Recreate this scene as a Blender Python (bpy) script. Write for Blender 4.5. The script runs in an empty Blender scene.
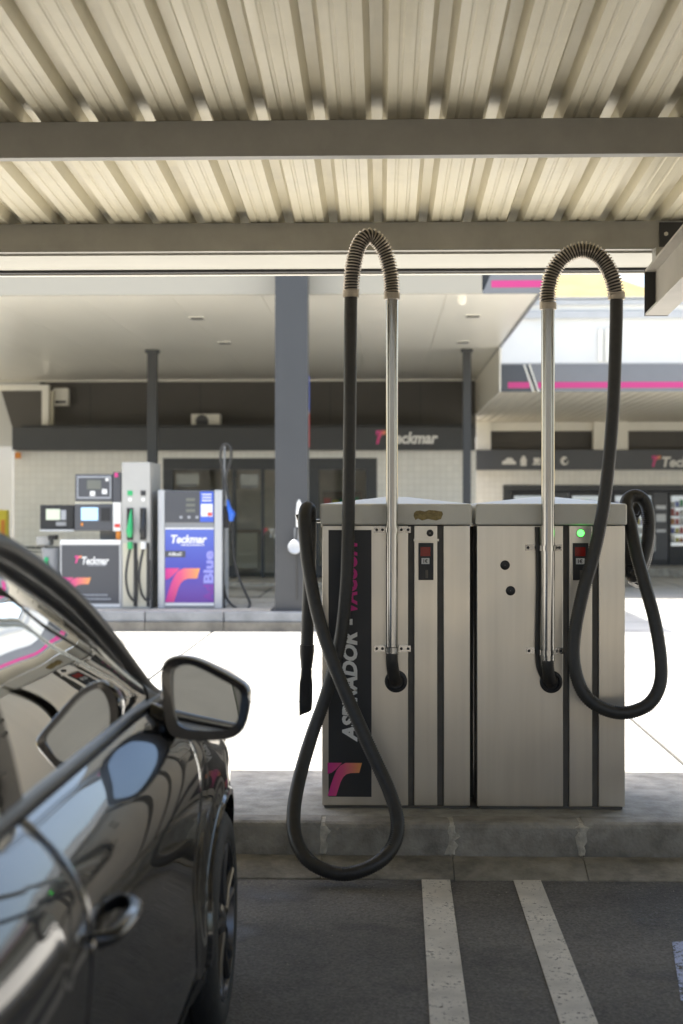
import bpy, math, random
import numpy as np
from mathutils import Matrix, Vector

random.seed(7)
rng = np.random.default_rng(7)
scene = bpy.context.scene

# ------------------------------------------------------------------ camera
FPX = 1422.0; CXP = 341.5; HOR = 505.0; CAMH = 1.6
YAW = math.atan((382 - CXP) / FPX)
cam_d = bpy.data.cameras.new('camera'); cam = bpy.data.objects.new('camera', cam_d)
scene.collection.objects.link(cam)
cam.location = (0, 0, CAMH)
cam.rotation_euler = (math.radians(90), 0, YAW)
cam_d.sensor_fit = 'AUTO'; cam_d.sensor_width = 36.0
cam_d.lens = FPX / 1024 * 36.0
cam_d.shift_y = -(512 - HOR) / 1024
cam_d.clip_start = 0.05; cam_d.clip_end = 3000
cam_d.dof.use_dof = True; cam_d.dof.focus_distance = 6.5; cam_d.dof.aperture_fstop = 2.6
scene.camera = cam

# ------------------------------------------------------------------ sky, sun, exposure
SUN_TRAVEL = Vector((0.30, -0.13, -1.0)).normalized()
to_sun = -SUN_TRAVEL
sun_el = math.asin(to_sun.z); sun_az = math.atan2(to_sun.x, to_sun.y)
world = bpy.data.worlds.new('World'); scene.world = world; world.use_nodes = True
wn = world.node_tree; wn.nodes.clear()
w_out = wn.nodes.new('ShaderNodeOutputWorld'); w_bg = wn.nodes.new('ShaderNodeBackground')
w_sky = wn.nodes.new('ShaderNodeTexSky'); w_sky.sky_type = 'NISHITA'; w_sky.sun_disc = False
w_sky.sun_elevation = sun_el; w_sky.sun_rotation = sun_az
w_sky.air_density = 1.2; w_sky.dust_density = 4.0; w_sky.ozone_density = 1.0
w_bg.inputs['Strength'].default_value = 0.15
wn.links.new(w_sky.outputs[0], w_bg.inputs[0]); wn.links.new(w_bg.outputs[0], w_out.inputs[0])
sun_d = bpy.data.lights.new('sun', 'SUN'); sun_d.energy = 4.2; sun_d.angle = math.radians(0.5)
sun_d.color = (1.0, 0.965, 0.90)
sun = bpy.data.objects.new('sun', sun_d); scene.collection.objects.link(sun)
sun.location = (-6, -2, 20)
sun.rotation_euler = SUN_TRAVEL.to_track_quat('-Z', 'Y').to_euler()
scene.view_settings.view_transform = 'Standard'
scene.view_settings.look = 'None'
scene.view_settings.exposure = 1.66
scene.view_settings.gamma = 1.0
scene.cycles.max_bounces = 10
scene.cycles.diffuse_bounces = 6
scene.cycles.caustics_reflective = False
scene.cycles.caustics_refractive = False
scene.cycles.sample_clamp_indirect = 8.0

# ------------------------------------------------------------------ pixel helpers (a pixel on a known vertical plane y = D)
_f = np.array((-math.sin(YAW), math.cos(YAW), 0)); _r = np.array((math.cos(YAW), math.sin(YAW), 0))
def P(px, py, D):
    d = _f + _r * ((px - CXP) / FPX) + np.array((0, 0, (HOR - py) / FPX))
    t = D / d[1]
    return np.array((t * d[0], D, CAMH + t * d[2]))
def PX(px, D): return P(px, HOR, D)[0]
def PZ(py, D): return P(382, py, D)[2]

# ------------------------------------------------------------------ materials
MATS = {}
def M(name, col, rough=0.6, metal=0.0, vary=0.0, scale=4.0, bump=0.0, bscale=80.0, coat=0.0, stretch=None,
      rvary=0.0, dirt=0.0, dirtcol=(0.05, 0.045, 0.04), dscale=1.5, dlo=.52, dhi=.75, spec=0.5, aniso=0.0):
    if name in MATS: return MATS[name]
    m = bpy.data.materials.new(name); m.use_nodes = True
    nt = m.node_tree; b = nt.nodes['Principled BSDF']; L = nt.links
    b.inputs['Base Color'].default_value = (*col, 1); b.inputs['Roughness'].default_value = rough
    b.inputs['Metallic'].default_value = metal; b.inputs['Coat Weight'].default_value = coat
    b.inputs['Coat Roughness'].default_value = 0.02; b.inputs['Specular IOR Level'].default_value = spec
    b.inputs['Anisotropic'].default_value = aniso
    tc = nt.nodes.new('ShaderNodeNewGeometry'); mp = nt.nodes.new('ShaderNodeMapping')
    L.new(tc.outputs['Position'], mp.inputs[0])
    if stretch: mp.inputs['Scale'].default_value = stretch
    src = None
    if vary or rvary:
        n = nt.nodes.new('ShaderNodeTexNoise'); n.inputs['Scale'].default_value = scale
        n.inputs['Detail'].default_value = 6; n.inputs['Roughness'].default_value = 0.6
        L.new(mp.outputs[0], n.inputs['Vector'])
        if vary:
            r = nt.nodes.new('ShaderNodeMapRange'); r.inputs['From Min'].default_value = .3; r.inputs['From Max'].default_value = .7
            r.inputs['To Min'].default_value = 1 - vary; r.inputs['To Max'].default_value = 1 + vary
            L.new(n.outputs['Fac'], r.inputs['Value'])
            mx = nt.nodes.new('ShaderNodeVectorMath'); mx.operation = 'SCALE'
            mx.inputs[0].default_value = col; L.new(r.outputs[0], mx.inputs['Scale'])
            src = mx.outputs[0]
        if rvary:
            r2 = nt.nodes.new('ShaderNodeMapRange'); r2.inputs['From Min'].default_value = .3; r2.inputs['From Max'].default_value = .7
            r2.inputs['To Min'].default_value = max(.01, rough - rvary); r2.inputs['To Max'].default_value = rough + rvary
            L.new(n.outputs['Fac'], r2.inputs['Value']); L.new(r2.outputs[0], b.inputs['Roughness'])
    if dirt:
        n2 = nt.nodes.new('ShaderNodeTexNoise'); n2.inputs['Scale'].default_value = dscale
        n2.inputs['Detail'].default_value = 8; n2.inputs['Roughness'].default_value = .65
        L.new(tc.outputs['Position'], n2.inputs['Vector'])
        r3 = nt.nodes.new('ShaderNodeMapRange'); r3.inputs['From Min'].default_value = dlo; r3.inputs['From Max'].default_value = dhi
        r3.inputs['To Max'].default_value = dirt; L.new(n2.outputs['Fac'], r3.inputs['Value'])
        mix = nt.nodes.new('ShaderNodeMix'); mix.data_type = 'RGBA'
        L.new(r3.outputs[0], mix.inputs['Factor'])
        if src: L.new(src, mix.inputs['A'])
        else: mix.inputs['A'].default_value = (*col, 1)
        mix.inputs['B'].default_value = (*dirtcol, 1); src = mix.outputs['Result']
    if src: L.new(src, b.inputs['Base Color'])
    if bump:
        n3 = nt.nodes.new('ShaderNodeTexNoise'); n3.inputs['Scale'].default_value = bscale; n3.inputs['Detail'].default_value = 5
        L.new(mp.outputs[0], n3.inputs['Vector'])
        bp = nt.nodes.new('ShaderNodeBump'); bp.inputs['Strength'].default_value = bump; bp.inputs['Distance'].default_value = .01
        L.new(n3.outputs['Fac'], bp.inputs['Height']); L.new(bp.outputs[0], b.inputs['Normal'])
    MATS[name] = m
    return m

def M_glass(name, tint, rough=0.0, ior=1.5, refl=1.0):
    if name in MATS: return MATS[name]
    m = bpy.data.materials.new(name); m.use_nodes = True; nt = m.node_tree; nt.nodes.clear()
    o = nt.nodes.new('ShaderNodeOutputMaterial'); t = nt.nodes.new('ShaderNodeBsdfTransparent'); g = nt.nodes.new('ShaderNodeBsdfGlossy')
    t.inputs[0].default_value = (*tint, 1); g.inputs['Roughness'].default_value = rough; g.inputs[0].default_value = (1, 1, 1, 1)
    fr = nt.nodes.new('ShaderNodeFresnel'); fr.inputs['IOR'].default_value = ior
    mx = nt.nodes.new('ShaderNodeMixShader')
    nt.links.new(fr.outputs[0], mx.inputs[0]); nt.links.new(t.outputs[0], mx.inputs[1]); nt.links.new(g.outputs[0], mx.inputs[2])
    nt.links.new(mx.outputs[0], o.inputs[0]); MATS[name] = m
    return m

def M_emit(name, col, s):
    m = M(name, col, .3); b = m.node_tree.nodes['Principled BSDF']
    b.inputs['Emission Color'].default_value = (*col, 1); b.inputs['Emission Strength'].default_value = s
    return m

def M_ramp(name, stops, rough=.4, axis=0):
    """printed colour blend across the object's own box"""
    if name in MATS: return MATS[name]
    m = bpy.data.materials.new(name); m.use_nodes = True; nt = m.node_tree; b = nt.nodes['Principled BSDF']
    tc = nt.nodes.new('ShaderNodeTexCoord'); sp = nt.nodes.new('ShaderNodeSeparateXYZ'); r = nt.nodes.new('ShaderNodeValToRGB')
    nt.links.new(tc.outputs['Generated'], sp.inputs[0]); nt.links.new(sp.outputs[axis], r.inputs[0]); nt.links.new(r.outputs[0], b.inputs['Base Color'])
    e = r.color_ramp.elements
    while len(e) < len(stops): e.new(.5)
    for i, (p, c) in enumerate(stops): e[i].position = p; e[i].color = (*c, 1)
    b.inputs['Roughness'].default_value = rough; MATS[name] = m
    return m

def M_tile(name, col, grout, size, rough=.3, ax='XZ', mortar=.03):
    if name in MATS: return MATS[name]
    m = bpy.data.materials.new(name); m.use_nodes = True; nt = m.node_tree; b = nt.nodes['Principled BSDF']; L = nt.links
    g = nt.nodes.new('ShaderNodeNewGeometry'); sp = nt.nodes.new('ShaderNodeSeparateXYZ'); cb = nt.nodes.new('ShaderNodeCombineXYZ')
    L.new(g.outputs['Position'], sp.inputs[0])
    L.new(sp.outputs['XYZ'.index(ax[0])], cb.inputs[0]); L.new(sp.outputs['XYZ'.index(ax[1])], cb.inputs[1])
    br = nt.nodes.new('ShaderNodeTexBrick'); br.offset = 0; br.squash = 1
    br.inputs['Scale'].default_value = 1; br.inputs['Brick Width'].default_value = size; br.inputs['Row Height'].default_value = size
    br.inputs['Mortar Size'].default_value = mortar * size
    br.inputs['Color1'].default_value = (*col, 1); br.inputs['Color2'].default_value = (*[c * .94 for c in col], 1); br.inputs['Mortar'].default_value = (*grout, 1)
    L.new(cb.outputs[0], br.inputs['Vector']); L.new(br.outputs[0], b.inputs['Base Color']); b.inputs['Roughness'].default_value = rough
    bp = nt.nodes.new('ShaderNodeBump'); bp.inputs['Strength'].default_value = .3; bp.inputs['Distance'].default_value = .003; bp.invert = True
    L.new(br.outputs['Fac'], bp.inputs['Height']); L.new(bp.outputs[0], b.inputs['Normal'])
    MATS[name] = m
    return m

def M_steel(name, col, rough, streak=.10):
    """brushed stainless: vertical grain, cloudy handling marks, a few drip streaks"""
    m = M(name, col, rough, 1.0); nt = m.node_tree; L = nt.links; b = nt.nodes['Principled BSDF']
    g = nt.nodes.new('ShaderNodeNewGeometry'); mp = nt.nodes.new('ShaderNodeMapping'); mp.inputs['Scale'].default_value = (260, 260, 2.2)
    L.new(g.outputs['Position'], mp.inputs[0])
    n = nt.nodes.new('ShaderNodeTexNoise'); n.inputs['Scale'].default_value = 1; n.inputs['Detail'].default_value = 3; L.new(mp.outputs[0], n.inputs['Vector'])
    n2 = nt.nodes.new('ShaderNodeTexNoise'); n2.inputs['Scale'].default_value = 3; n2.inputs['Detail'].default_value = 3; n2.inputs['Roughness'].default_value = .5
    L.new(g.outputs['Position'], n2.inputs['Vector'])
    mp2 = nt.nodes.new('ShaderNodeMapping'); mp2.inputs['Scale'].default_value = (22, 22, .9); L.new(g.outputs['Position'], mp2.inputs[0])
    n3 = nt.nodes.new('ShaderNodeTexNoise'); n3.inputs['Scale'].default_value = 1; n3.inputs['Detail'].default_value = 5; L.new(mp2.outputs[0], n3.inputs['Vector'])
    r = nt.nodes.new('ShaderNodeMapRange'); r.inputs['From Min'].default_value = .35; r.inputs['From Max'].default_value = .7
    r.inputs['To Min'].default_value = rough - .02; r.inputs['To Max'].default_value = rough + .06
    L.new(n2.outputs['Fac'], r.inputs['Value']); L.new(r.outputs[0], b.inputs['Roughness'])
    s = nt.nodes.new('ShaderNodeMapRange'); s.inputs['From Min'].default_value = .35; s.inputs['From Max'].default_value = .75
    s.inputs['To Min'].default_value = 1.0; s.inputs['To Max'].default_value = 1 - 2 * streak; L.new(n3.outputs['Fac'], s.inputs['Value'])
    v = nt.nodes.new('ShaderNodeVectorMath'); v.operation = 'SCALE'; v.inputs[0].default_value = col; L.new(s.outputs[0], v.inputs['Scale'])
    L.new(v.outputs[0], b.inputs['Base Color'])
    bp = nt.nodes.new('ShaderNodeBump'); bp.inputs['Strength'].default_value = .06; bp.inputs['Distance'].default_value = .002
    L.new(n.outputs['Fac'], bp.inputs['Height']); L.new(bp.outputs[0], b.inputs['Normal'])
    return m

def M_asphalt(name):
    m = M(name, (.05, .047, .043), .85); nt = m.node_tree; L = nt.links; b = nt.nodes['Principled BSDF']
    g = nt.nodes.new('ShaderNodeNewGeometry')
    def noise(sc, det=6, ro=.6):
        n = nt.nodes.new('ShaderNodeTexNoise'); n.inputs['Scale'].default_value = sc; n.inputs['Detail'].default_value = det
        n.inputs['Roughness'].default_value = ro; L.new(g.outputs['Position'], n.inputs['Vector']); return n.outputs['Fac']
    def rng_(f, a, b_, c, d):
        r = nt.nodes.new('ShaderNodeMapRange'); L.new(f, r.inputs['Value'])
        for k, v in zip(('From Min', 'From Max', 'To Min', 'To Max'), (a, b_, c, d)): r.inputs[k].default_value = v
        return r.outputs[0]
    def mul(a, b_):
        n = nt.nodes.new('ShaderNodeMath'); n.operation = 'MULTIPLY'; L.new(a, n.inputs[0]); L.new(b_, n.inputs[1]); return n.outputs[0]
    vo = nt.nodes.new('ShaderNodeTexVoronoi'); vo.inputs['Scale'].default_value = 115; L.new(g.outputs['Position'], vo.inputs['Vector'])
    grain = rng_(vo.outputs['Color'], 0, 1, .66, 1.4)
    cloud = rng_(noise(1.1, 7), .3, .7, .62, 1.42)
    fine = rng_(noise(60, 4), .3, .7, .85, 1.15)
    oil = rng_(noise(2.3, 4, .55), .56, .66, 1.0, .55)
    f = mul(mul(grain, cloud), mul(fine, oil))
    v = nt.nodes.new('ShaderNodeVectorMath'); v.operation = 'SCALE'; v.inputs[0].default_value = (.122, .112, .096); L.new(f, v.inputs['Scale'])
    L.new(v.outputs[0], b.inputs['Base Color'])
    bp = nt.nodes.new('ShaderNodeBump'); bp.inputs['Strength'].default_value = .5; bp.inputs['Distance'].default_value = .006
    L.new(vo.outputs['Distance'], bp.inputs['Height']); L.new(bp.outputs[0], b.inputs['Normal'])
    L.new(rng_(noise(2.3, 3, .5), .60, .70, .9, .6), b.inputs['Roughness'])
    return m

def M_wornpaint(name, col, under, thr=.56):
    """road paint worn through to the asphalt in flecks"""
    m = M(name, col, .75); nt = m.node_tree; L = nt.links; b = nt.nodes['Principled BSDF']
    g = nt.nodes.new('ShaderNodeNewGeometry')
    n = nt.nodes.new('ShaderNodeTexNoise'); n.inputs['Scale'].default_value = 48; n.inputs['Detail'].default_value = 8; n.inputs['Roughness'].default_value = .72
    n2 = nt.nodes.new('ShaderNodeTexNoise'); n2.inputs['Scale'].default_value = 5; n2.inputs['Detail'].default_value = 5
    n3 = nt.nodes.new('ShaderNodeTexNoise'); n3.inputs['Scale'].default_value = 190; n3.inputs['Detail'].default_value = 2
    for k in (n, n2, n3): L.new(g.outputs['Position'], k.inputs['Vector'])
    a = nt.nodes.new('ShaderNodeMath'); a.operation = 'ADD'; L.new(n.outputs['Fac'], a.inputs[0])
    s = nt.nodes.new('ShaderNodeMath'); s.operation = 'MULTIPLY_ADD'; s.inputs[1].default_value = .35; s.inputs[2].default_value = -.175
    L.new(n2.outputs['Fac'], s.inputs[0]); L.new(s.outputs[0], a.inputs[1])
    a2 = nt.nodes.new('ShaderNodeMath'); a2.operation = 'MULTIPLY_ADD'; a2.inputs[1].default_value = .3; L.new(n3.outputs['Fac'], a2.inputs[0]); L.new(a.outputs[0], a2.inputs[2])
    r = nt.nodes.new('ShaderNodeMapRange'); r.inputs['From Min'].default_value = thr + .15; r.inputs['From Max'].default_value = thr + .21
    L.new(a2.outputs[0], r.inputs['Value'])
    tr = nt.nodes.new('ShaderNodeBsdfTransparent'); ms = nt.nodes.new('ShaderNodeMixShader'); out = nt.nodes['Material Output']
    L.new(r.outputs[0], ms.inputs[0]); L.new(b.outputs[0], ms.inputs[1]); L.new(tr.outputs[0], ms.inputs[2]); L.new(ms.outputs[0], out.inputs['Surface'])
    v = nt.nodes.new('ShaderNodeMapRange'); v.inputs['From Min'].default_value = .3; v.inputs['From Max'].default_value = .7; v.inputs['To Min'].default_value = .72; v.inputs['To Max'].default_value = 1.12
    L.new(n2.outputs['Fac'], v.inputs['Value']); sc = nt.nodes.new('ShaderNodeVectorMath'); sc.operation = 'SCALE'; sc.inputs[0].default_value = col
    L.new(v.outputs[0], sc.inputs['Scale']); L.new(sc.outputs[0], b.inputs['Base Color'])
    return m

ground_mat = M('open_ground', (.28, .255, .205), .9, vary=.15, scale=.7, bump=.2, bscale=40)
concrete = M('concrete_apron', (.45, .435, .39), .85, vary=.12, scale=.8, bump=.15, bscale=40, dirt=.85, dirtcol=(.13, .12, .105), dscale=.5, dlo=.52, dhi=.64)
concrete_pad = M('concrete_pad', (.38, .36, .315), .85, vary=.32, scale=9, bump=.5, bscale=60, dirt=.6, dirtcol=(.16, .15, .13), dscale=2.2)
kerb_mat = M('kerb_concrete', (.31, .285, .24), .85, vary=.38, scale=7, bump=.6, bscale=70, dirt=.75, dirtcol=(.08, .07, .055), dscale=4.0)
gutter_mat = M('gutter_concrete', (.24, .22, .18), .85, vary=.4, scale=8, bump=.6, bscale=60, dirt=.85, dirtcol=(.06, .055, .045), dscale=3.5)
mortar_mat = M('mortar', (.50, .46, .38), .9, vary=.3, scale=30, bump=.5, bscale=90)
asphalt = M_asphalt('asphalt')
line_paint = M_wornpaint('line_paint', (.68, .63, .54), (.10, .09, .075), .59)
blue_paint = M_wornpaint('blue_paint', (.52, .57, .78), (.07, .068, .062), .50)
scuff_paint = M_wornpaint('scuff_paint', (.17, .162, .15), (.065, .06, .055), .40)
deck_mat = M('deck_steel', (.69, .63, .465), .42, metal=.15, vary=.07, scale=3, stretch=(6, .4, 6), dirt=.3, dirtcol=(.40, .36, .27), dscale=2.2, rvary=.08)
purlin_mat = M('galvanised_purlin', (.37, .36, .33), .5, metal=.35, vary=.1, scale=4, dirt=.35, dirtcol=(.24, .23, .20), dscale=3)
fascia_white = M('fascia_white', (.78, .76, .68), .45, vary=.03, scale=2, dirt=.15, dirtcol=(.5, .45, .35))
rafter_mat = M('rafter_paint', (.40, .375, .33), .5, vary=.08, scale=4, dirt=.3, dirtcol=(.2, .18, .15))
dark_plate = M('dark_plate', (.03, .03, .032), .5)
bolt_mat = M('bolt_zinc', (.6, .58, .52), .35, metal=.9)
steel = M_steel('stainless_panel', (.71, .67, .59), .30, .05)
steel_tube = M_steel('stainless_tube', (.50, .495, .48), .16, .02)
lid_mat = M('lid_paint', (.78, .755, .68), .4, vary=.04, scale=5, dirt=.25, dirtcol=(.45, .41, .33), dscale=4)
stain_mat = M('glue_residue', (.30, .23, .10), .8, vary=.35, scale=60, bump=.4, bscale=90)
core_mat = M('cabinet_core', (.11, .098, .08), .5, vary=.2, scale=10)
rubber = M('rubber_hose', (.034, .032, .029), .48, vary=.25, scale=40, rvary=.1)
spring_mat = M('spring_wire', (.44, .39, .33), .35, metal=.9, vary=.15, scale=30)
poster_mat = M('poster_black', (.022, .023, .025), .42, vary=.1, scale=8, rvary=.08)
print_white = M('print_white', (.78, .77, .74), .45, vary=.05, scale=40)
print_pink = M('print_pink', (.62, .035, .26), .45)
print_grey = M('print_grey', (.35, .36, .38), .5)
logo_mat = M_ramp('logo_blend', [(0, (.60, .03, .26)), (.45, (.72, .10, .22)), (1, (.85, .36, .10))])
black_plastic = M('black_plastic', (.018, .018, .019), .4, rvary=.1, scale=20)
red_led = M('red_window', (.30, .02, .015), .2)
green_led = M_emit('green_led', (.05, .9, .06), 2.2)
charcoal = M('charcoal_paint', (.042, .044, .046), .42, vary=.05, scale=2)
charcoal_wall = M('charcoal_wall', (.080, .074, .064), .6, vary=.06, scale=1.2)
column_paint = M('column_paint', (.058, .059, .061), .4, vary=.04, scale=2)
fascia_grey = M('fascia_grey', (.20, .205, .215), .4, vary=.03)
fascia_dark = M('fascia_dark', (.075, .08, .09), .4, vary=.03)
stripe_pink = M('stripe_pink', (.55, .045, .21), .4)
soffit_mat = M('soffit_white', (.80, .77, .68), .28, vary=.03, scale=1.0, stretch=(1, .2, 1))
ribbed_soffit = M('ribbed_soffit', (.62, .58, .48), .45)
_nt = ribbed_soffit.node_tree; _w = _nt.nodes.new('ShaderNodeTexWave'); _w.inputs['Scale'].default_value = 1.6; _w.bands_direction = 'X'
_g = _nt.nodes.new('ShaderNodeNewGeometry'); _b = _nt.nodes.new('ShaderNodeBump'); _b.inputs['Strength'].default_value = .8; _b.inputs['Distance'].default_value = .03
_nt.links.new(_g.outputs['Position'], _w.inputs['Vector']); _nt.links.new(_w.outputs['Fac'], _b.inputs['Height']); _nt.links.new(_b.outputs[0], _nt.nodes['Principled BSDF'].inputs['Normal'])
tile_white = M_tile('wall_tile', (.86, .84, .78), (.66, .63, .57), .135)
white_wall = M('white_wall', (.58, .58, .56), .6, vary=.03, scale=1)
coping_mat = M('coping_metal', (.38, .39, .40), .45, vary=.06)
pump_grey = M('pump_grey', (.42, .41, .38), .4, vary=.04)
pump_side = M('pump_side', (.26, .265, .27), .4)
pump_cream = M('pump_cream', (.58, .54, .42), .35)
pump_dark = M('pump_dark', (.075, .077, .085), .38)
pump_light = M('pump_light', (.50, .51, .52), .35, metal=.3)
screen_blue = M_emit('screen_blue', (.32, .50, .72), .35)
screen_pale = M_emit('screen_pale', (.42, .46, .36), .25)
lcd = M('lcd_display', (.16, .165, .14), .3)
blue_panel = M_ramp('blue_panel', [(0, (.16, .06, .34)), (.45, (.07, .075, .40)), (1, (.10, .15, .52))], .35, 2)
sticker_blue = M('sticker_blue', (.06, .12, .55), .4)
print_lilac = M('print_lilac', (.30, .30, .70), .45)
print_plum = M('print_plum', (.22, .05, .34), .45)
nozzle_green = M('nozzle_green', (.03, .38, .13), .4)
nozzle_blue = M('nozzle_blue', (.03, .14, .62), .4)
print_red = M('print_red', (.62, .05, .04), .45)
orange_mat = M('orange_plastic', (.72, .25, .03), .5)
yellow_mat = M('yellow_paint', (.72, .60, .05), .5)
pane_glass = M_glass('pane_glass', (.92, .93, .92), 0, 1.5)
shop_wall_in = M('shop_interior_wall', (.78, .72, .62), .7, vary=.08)
wood_in = M('shop_shelf', (.25, .19, .14), .6, vary=.1)
dry_grass = M('dry_grass', (.26, .20, .075), .95, vary=.3, scale=.08, dirt=.5, dirtcol=(.22, .20, .10), dscale=.05)
car_paint = M('car_paint_black', (.006, .006, .0065), .3, coat=1.0, spec=.05)
car_trim = M('car_trim_black', (.016, .016, .017), .38)
car_gloss_trim = M('car_gloss_trim', (.010, .010, .011), .12, coat=.5)
belt_trim = M('belt_trim_satin', (.05, .047, .043), .3, metal=.4)
chrome = M('dark_chrome', (.50, .47, .42), .12, metal=1.0)
car_glass = M_glass('car_side_glass', (.34, .37, .33), 0, 1.45)
windscreen_glass = M_glass('windscreen_glass', (.72, .76, .70), 0, 1.5)
mirror_glass = M('mirror_glass', (.50, .53, .55), .01, metal=1.0)
tyre_mat = M('tyre_rubber', (.016, .0155, .015), .7, bump=.3, bscale=120, vary=.2, scale=20)
rim_mat = M('alloy_rim', (.10, .10, .105), .28, metal=.85)
disc_mat = M('brake_disc', (.35, .34, .33), .35, metal=1.0)
seat_mat = M('seat_fabric', (.025, .024, .023), .8, bump=.2, bscale=200)
lamp_glass = M('lamp_lens', (.20, .21, .22), .08, metal=.3, coat=1.0)
tail_red = M('tail_lamp_red', (.25, .01, .01), .1, coat=1.0)
plate_mat = M('number_plate_white', (.70, .70, .68), .4)

# ------------------------------------------------------------------ mesh helpers
C = scene.collection
class MB:
    def __init__(s): s.v = []; s.f = []
    def add(s, vs, fs):
        o = len(s.v); s.v += [tuple(map(float, p)) for p in vs]; s.f += [tuple(i + o for i in f) for f in fs]; return s
    def box(s, x0, x1, y0, y1, z0, z1):
        x0, x1 = sorted((x0, x1)); y0, y1 = sorted((y0, y1)); z0, z1 = sorted((z0, z1))
        return s.add([(x0, y0, z0), (x1, y0, z0), (x1, y1, z0), (x0, y1, z0), (x0, y0, z1), (x1, y0, z1), (x1, y1, z1), (x0, y1, z1)],
                     [(0, 3, 2, 1), (4, 5, 6, 7), (0, 1, 5, 4), (1, 2, 6, 5), (2, 3, 7, 6), (3, 0, 4, 7)])
    def prism(s, poly, y0, y1):
        """polygon in (x, z), extruded from y0 to y1"""
        n = len(poly); a = sum(poly[i][0] * poly[(i + 1) % n][1] - poly[(i + 1) % n][0] * poly[i][1] for i in range(n))
        if a < 0: poly = poly[::-1]
        vs = [(x, y0, z) for x, z in poly] + [(x, y1, z) for x, z in poly]
        fs = [tuple(range(n)), tuple(range(2 * n - 1, n - 1, -1))] + [(i, i + n, (i + 1) % n + n, (i + 1) % n) for i in range(n)]
        return s.add(vs, fs)
    def prism_x(s, poly, x0, x1):
        """polygon in (y, z), extruded from x0 to x1"""
        n = len(poly); a = sum(poly[i][0] * poly[(i + 1) % n][1] - poly[(i + 1) % n][0] * poly[i][1] for i in range(n))
        if a < 0: poly = poly[::-1]
        vs = [(x0, y, z) for y, z in poly] + [(x1, y, z) for y, z in poly]
        fs = [tuple(range(n - 1, -1, -1)), tuple(range(n, 2 * n))] + [(i, (i + 1) % n, (i + 1) % n + n, i + n) for i in range(n)]
        return s.add(vs, fs)
    def grid(s, rows, close_u=False, flip=False):
        nr, nc = len(rows), len(rows[0]); vs = [p for r in rows for p in r]; fs = []
        for i in range(nr - 1):
            for j in range(nc if close_u else nc - 1):
                k = (j + 1) % nc; q = (i * nc + j, i * nc + k, (i + 1) * nc + k, (i + 1) * nc + j)
                fs.append(q[::-1] if flip else q)
        return s.add(vs, fs)
    def tube(s, pts, r, n=12, cap=True, sx=1.0):
        pts = [np.array(p, float) for p in pts]; m = len(pts)
        rad = [r] * m if np.isscalar(r) else list(r)
        tang = []
        for i in range(m):
            t = pts[min(i + 1, m - 1)] - pts[max(i - 1, 0)]; tang.append(t / (np.linalg.norm(t) + 1e-9))
        ref = np.array((0, 1, 0.)) if abs(tang[0][1]) < .9 else np.array((1., 0, 0))
        u = np.cross(tang[0], ref); u /= np.linalg.norm(u)
        rows = []
        for i in range(m):
            u = u - tang[i] * np.dot(u, tang[i]); u /= np.linalg.norm(u); w = np.cross(tang[i], u)
            rows.append([pts[i] + rad[i] * (math.cos(a) * u * sx + math.sin(a) * w) for a in [2 * math.pi * k / n for k in range(n)]])
        o = len(s.v); s.grid(rows, close_u=True)
        if cap:
            s.f.append(tuple(o + k for k in range(n))[::-1]); s.f.append(tuple(o + (m - 1) * n + k for k in range(n)))
        return s
    def cyl(s, c, axis, r, h, n=20, r2=None):
        a = np.array(c, float); d = np.array(axis, float); d /= np.linalg.norm(d)
        return s.tube([a, a + d * h], [r, r if r2 is None else r2], n)
    def lathe(s, prof, c, axis, n=32):
        """prof: (radius, distance along axis)"""
        d = np.array(axis, float); d /= np.linalg.norm(d); ref = np.array((0, 0, 1.)) if abs(d[2]) < .9 else np.array((1., 0, 0))
        u = np.cross(d, ref); u /= np.linalg.norm(u); w = np.cross(d, u); c = np.array(c, float)
        rows = [[c + d * h + max(r, 1e-4) * (math.cos(a) * u + math.sin(a) * w) for a in [2 * math.pi * k / n for k in range(n)]] for r, h in prof]
        return s.grid(rows, close_u=True)
    def build(s, name, mat, parent=None, smooth=False, bevel=0.0, angle=40, seg=2):
        me = bpy.data.meshes.new(name); me.from_pydata(s.v, [], s.f); me.update()
        if mat: me.materials.append(mat)
        if smooth:
            me.polygons.foreach_set('use_smooth', [True] * len(me.polygons)); me.set_sharp_from_angle(angle=math.radians(angle))
        o = bpy.data.objects.new(name, me); C.objects.link(o); put(o, parent)
        if bevel:
            b = o.modifiers.new('edge', 'BEVEL'); b.width = bevel; b.segments = seg; b.limit_method = 'ANGLE'; b.angle_limit = math.radians(40)
        return o
def put(o, parent):
    if parent is not None:
        o.parent = parent
        if parent.type == 'EMPTY': o.matrix_parent_inverse = Matrix.Translation(-Vector(parent.location))
def thing(name, loc, label, cat, group=None):
    o = bpy.data.objects.new(name, None); C.objects.link(o); o.location = loc; o.empty_display_size = .1
    return tag(o, label, cat, group)
def tag(o, label, cat, group=None):
    o['label'] = label; o['category'] = cat
    if group: o['group'] = group
    return o
def struct(o): o['kind'] = 'structure'; return o
def B(name, mat, parent, x0, x1, y0, y1, z0, z1, bevel=0.0):
    return MB().box(x0, x1, y0, y1, z0, z1).build(name, mat, parent, bevel=bevel)
def Q(name, mat, parent, px0, px1, py0, py1, D, dep, bevel=0.0):
    """a box whose front face covers that pixel rectangle on the plane y = D"""
    return B(name, mat, parent, PX(px0, D), PX(px1, D), D, D + dep, PZ(py1, D), PZ(py0, D), bevel)
def copy_at(o, loc, parent=None):
    c = o.copy(); C.objects.link(c); c.location = loc
    return c
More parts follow.
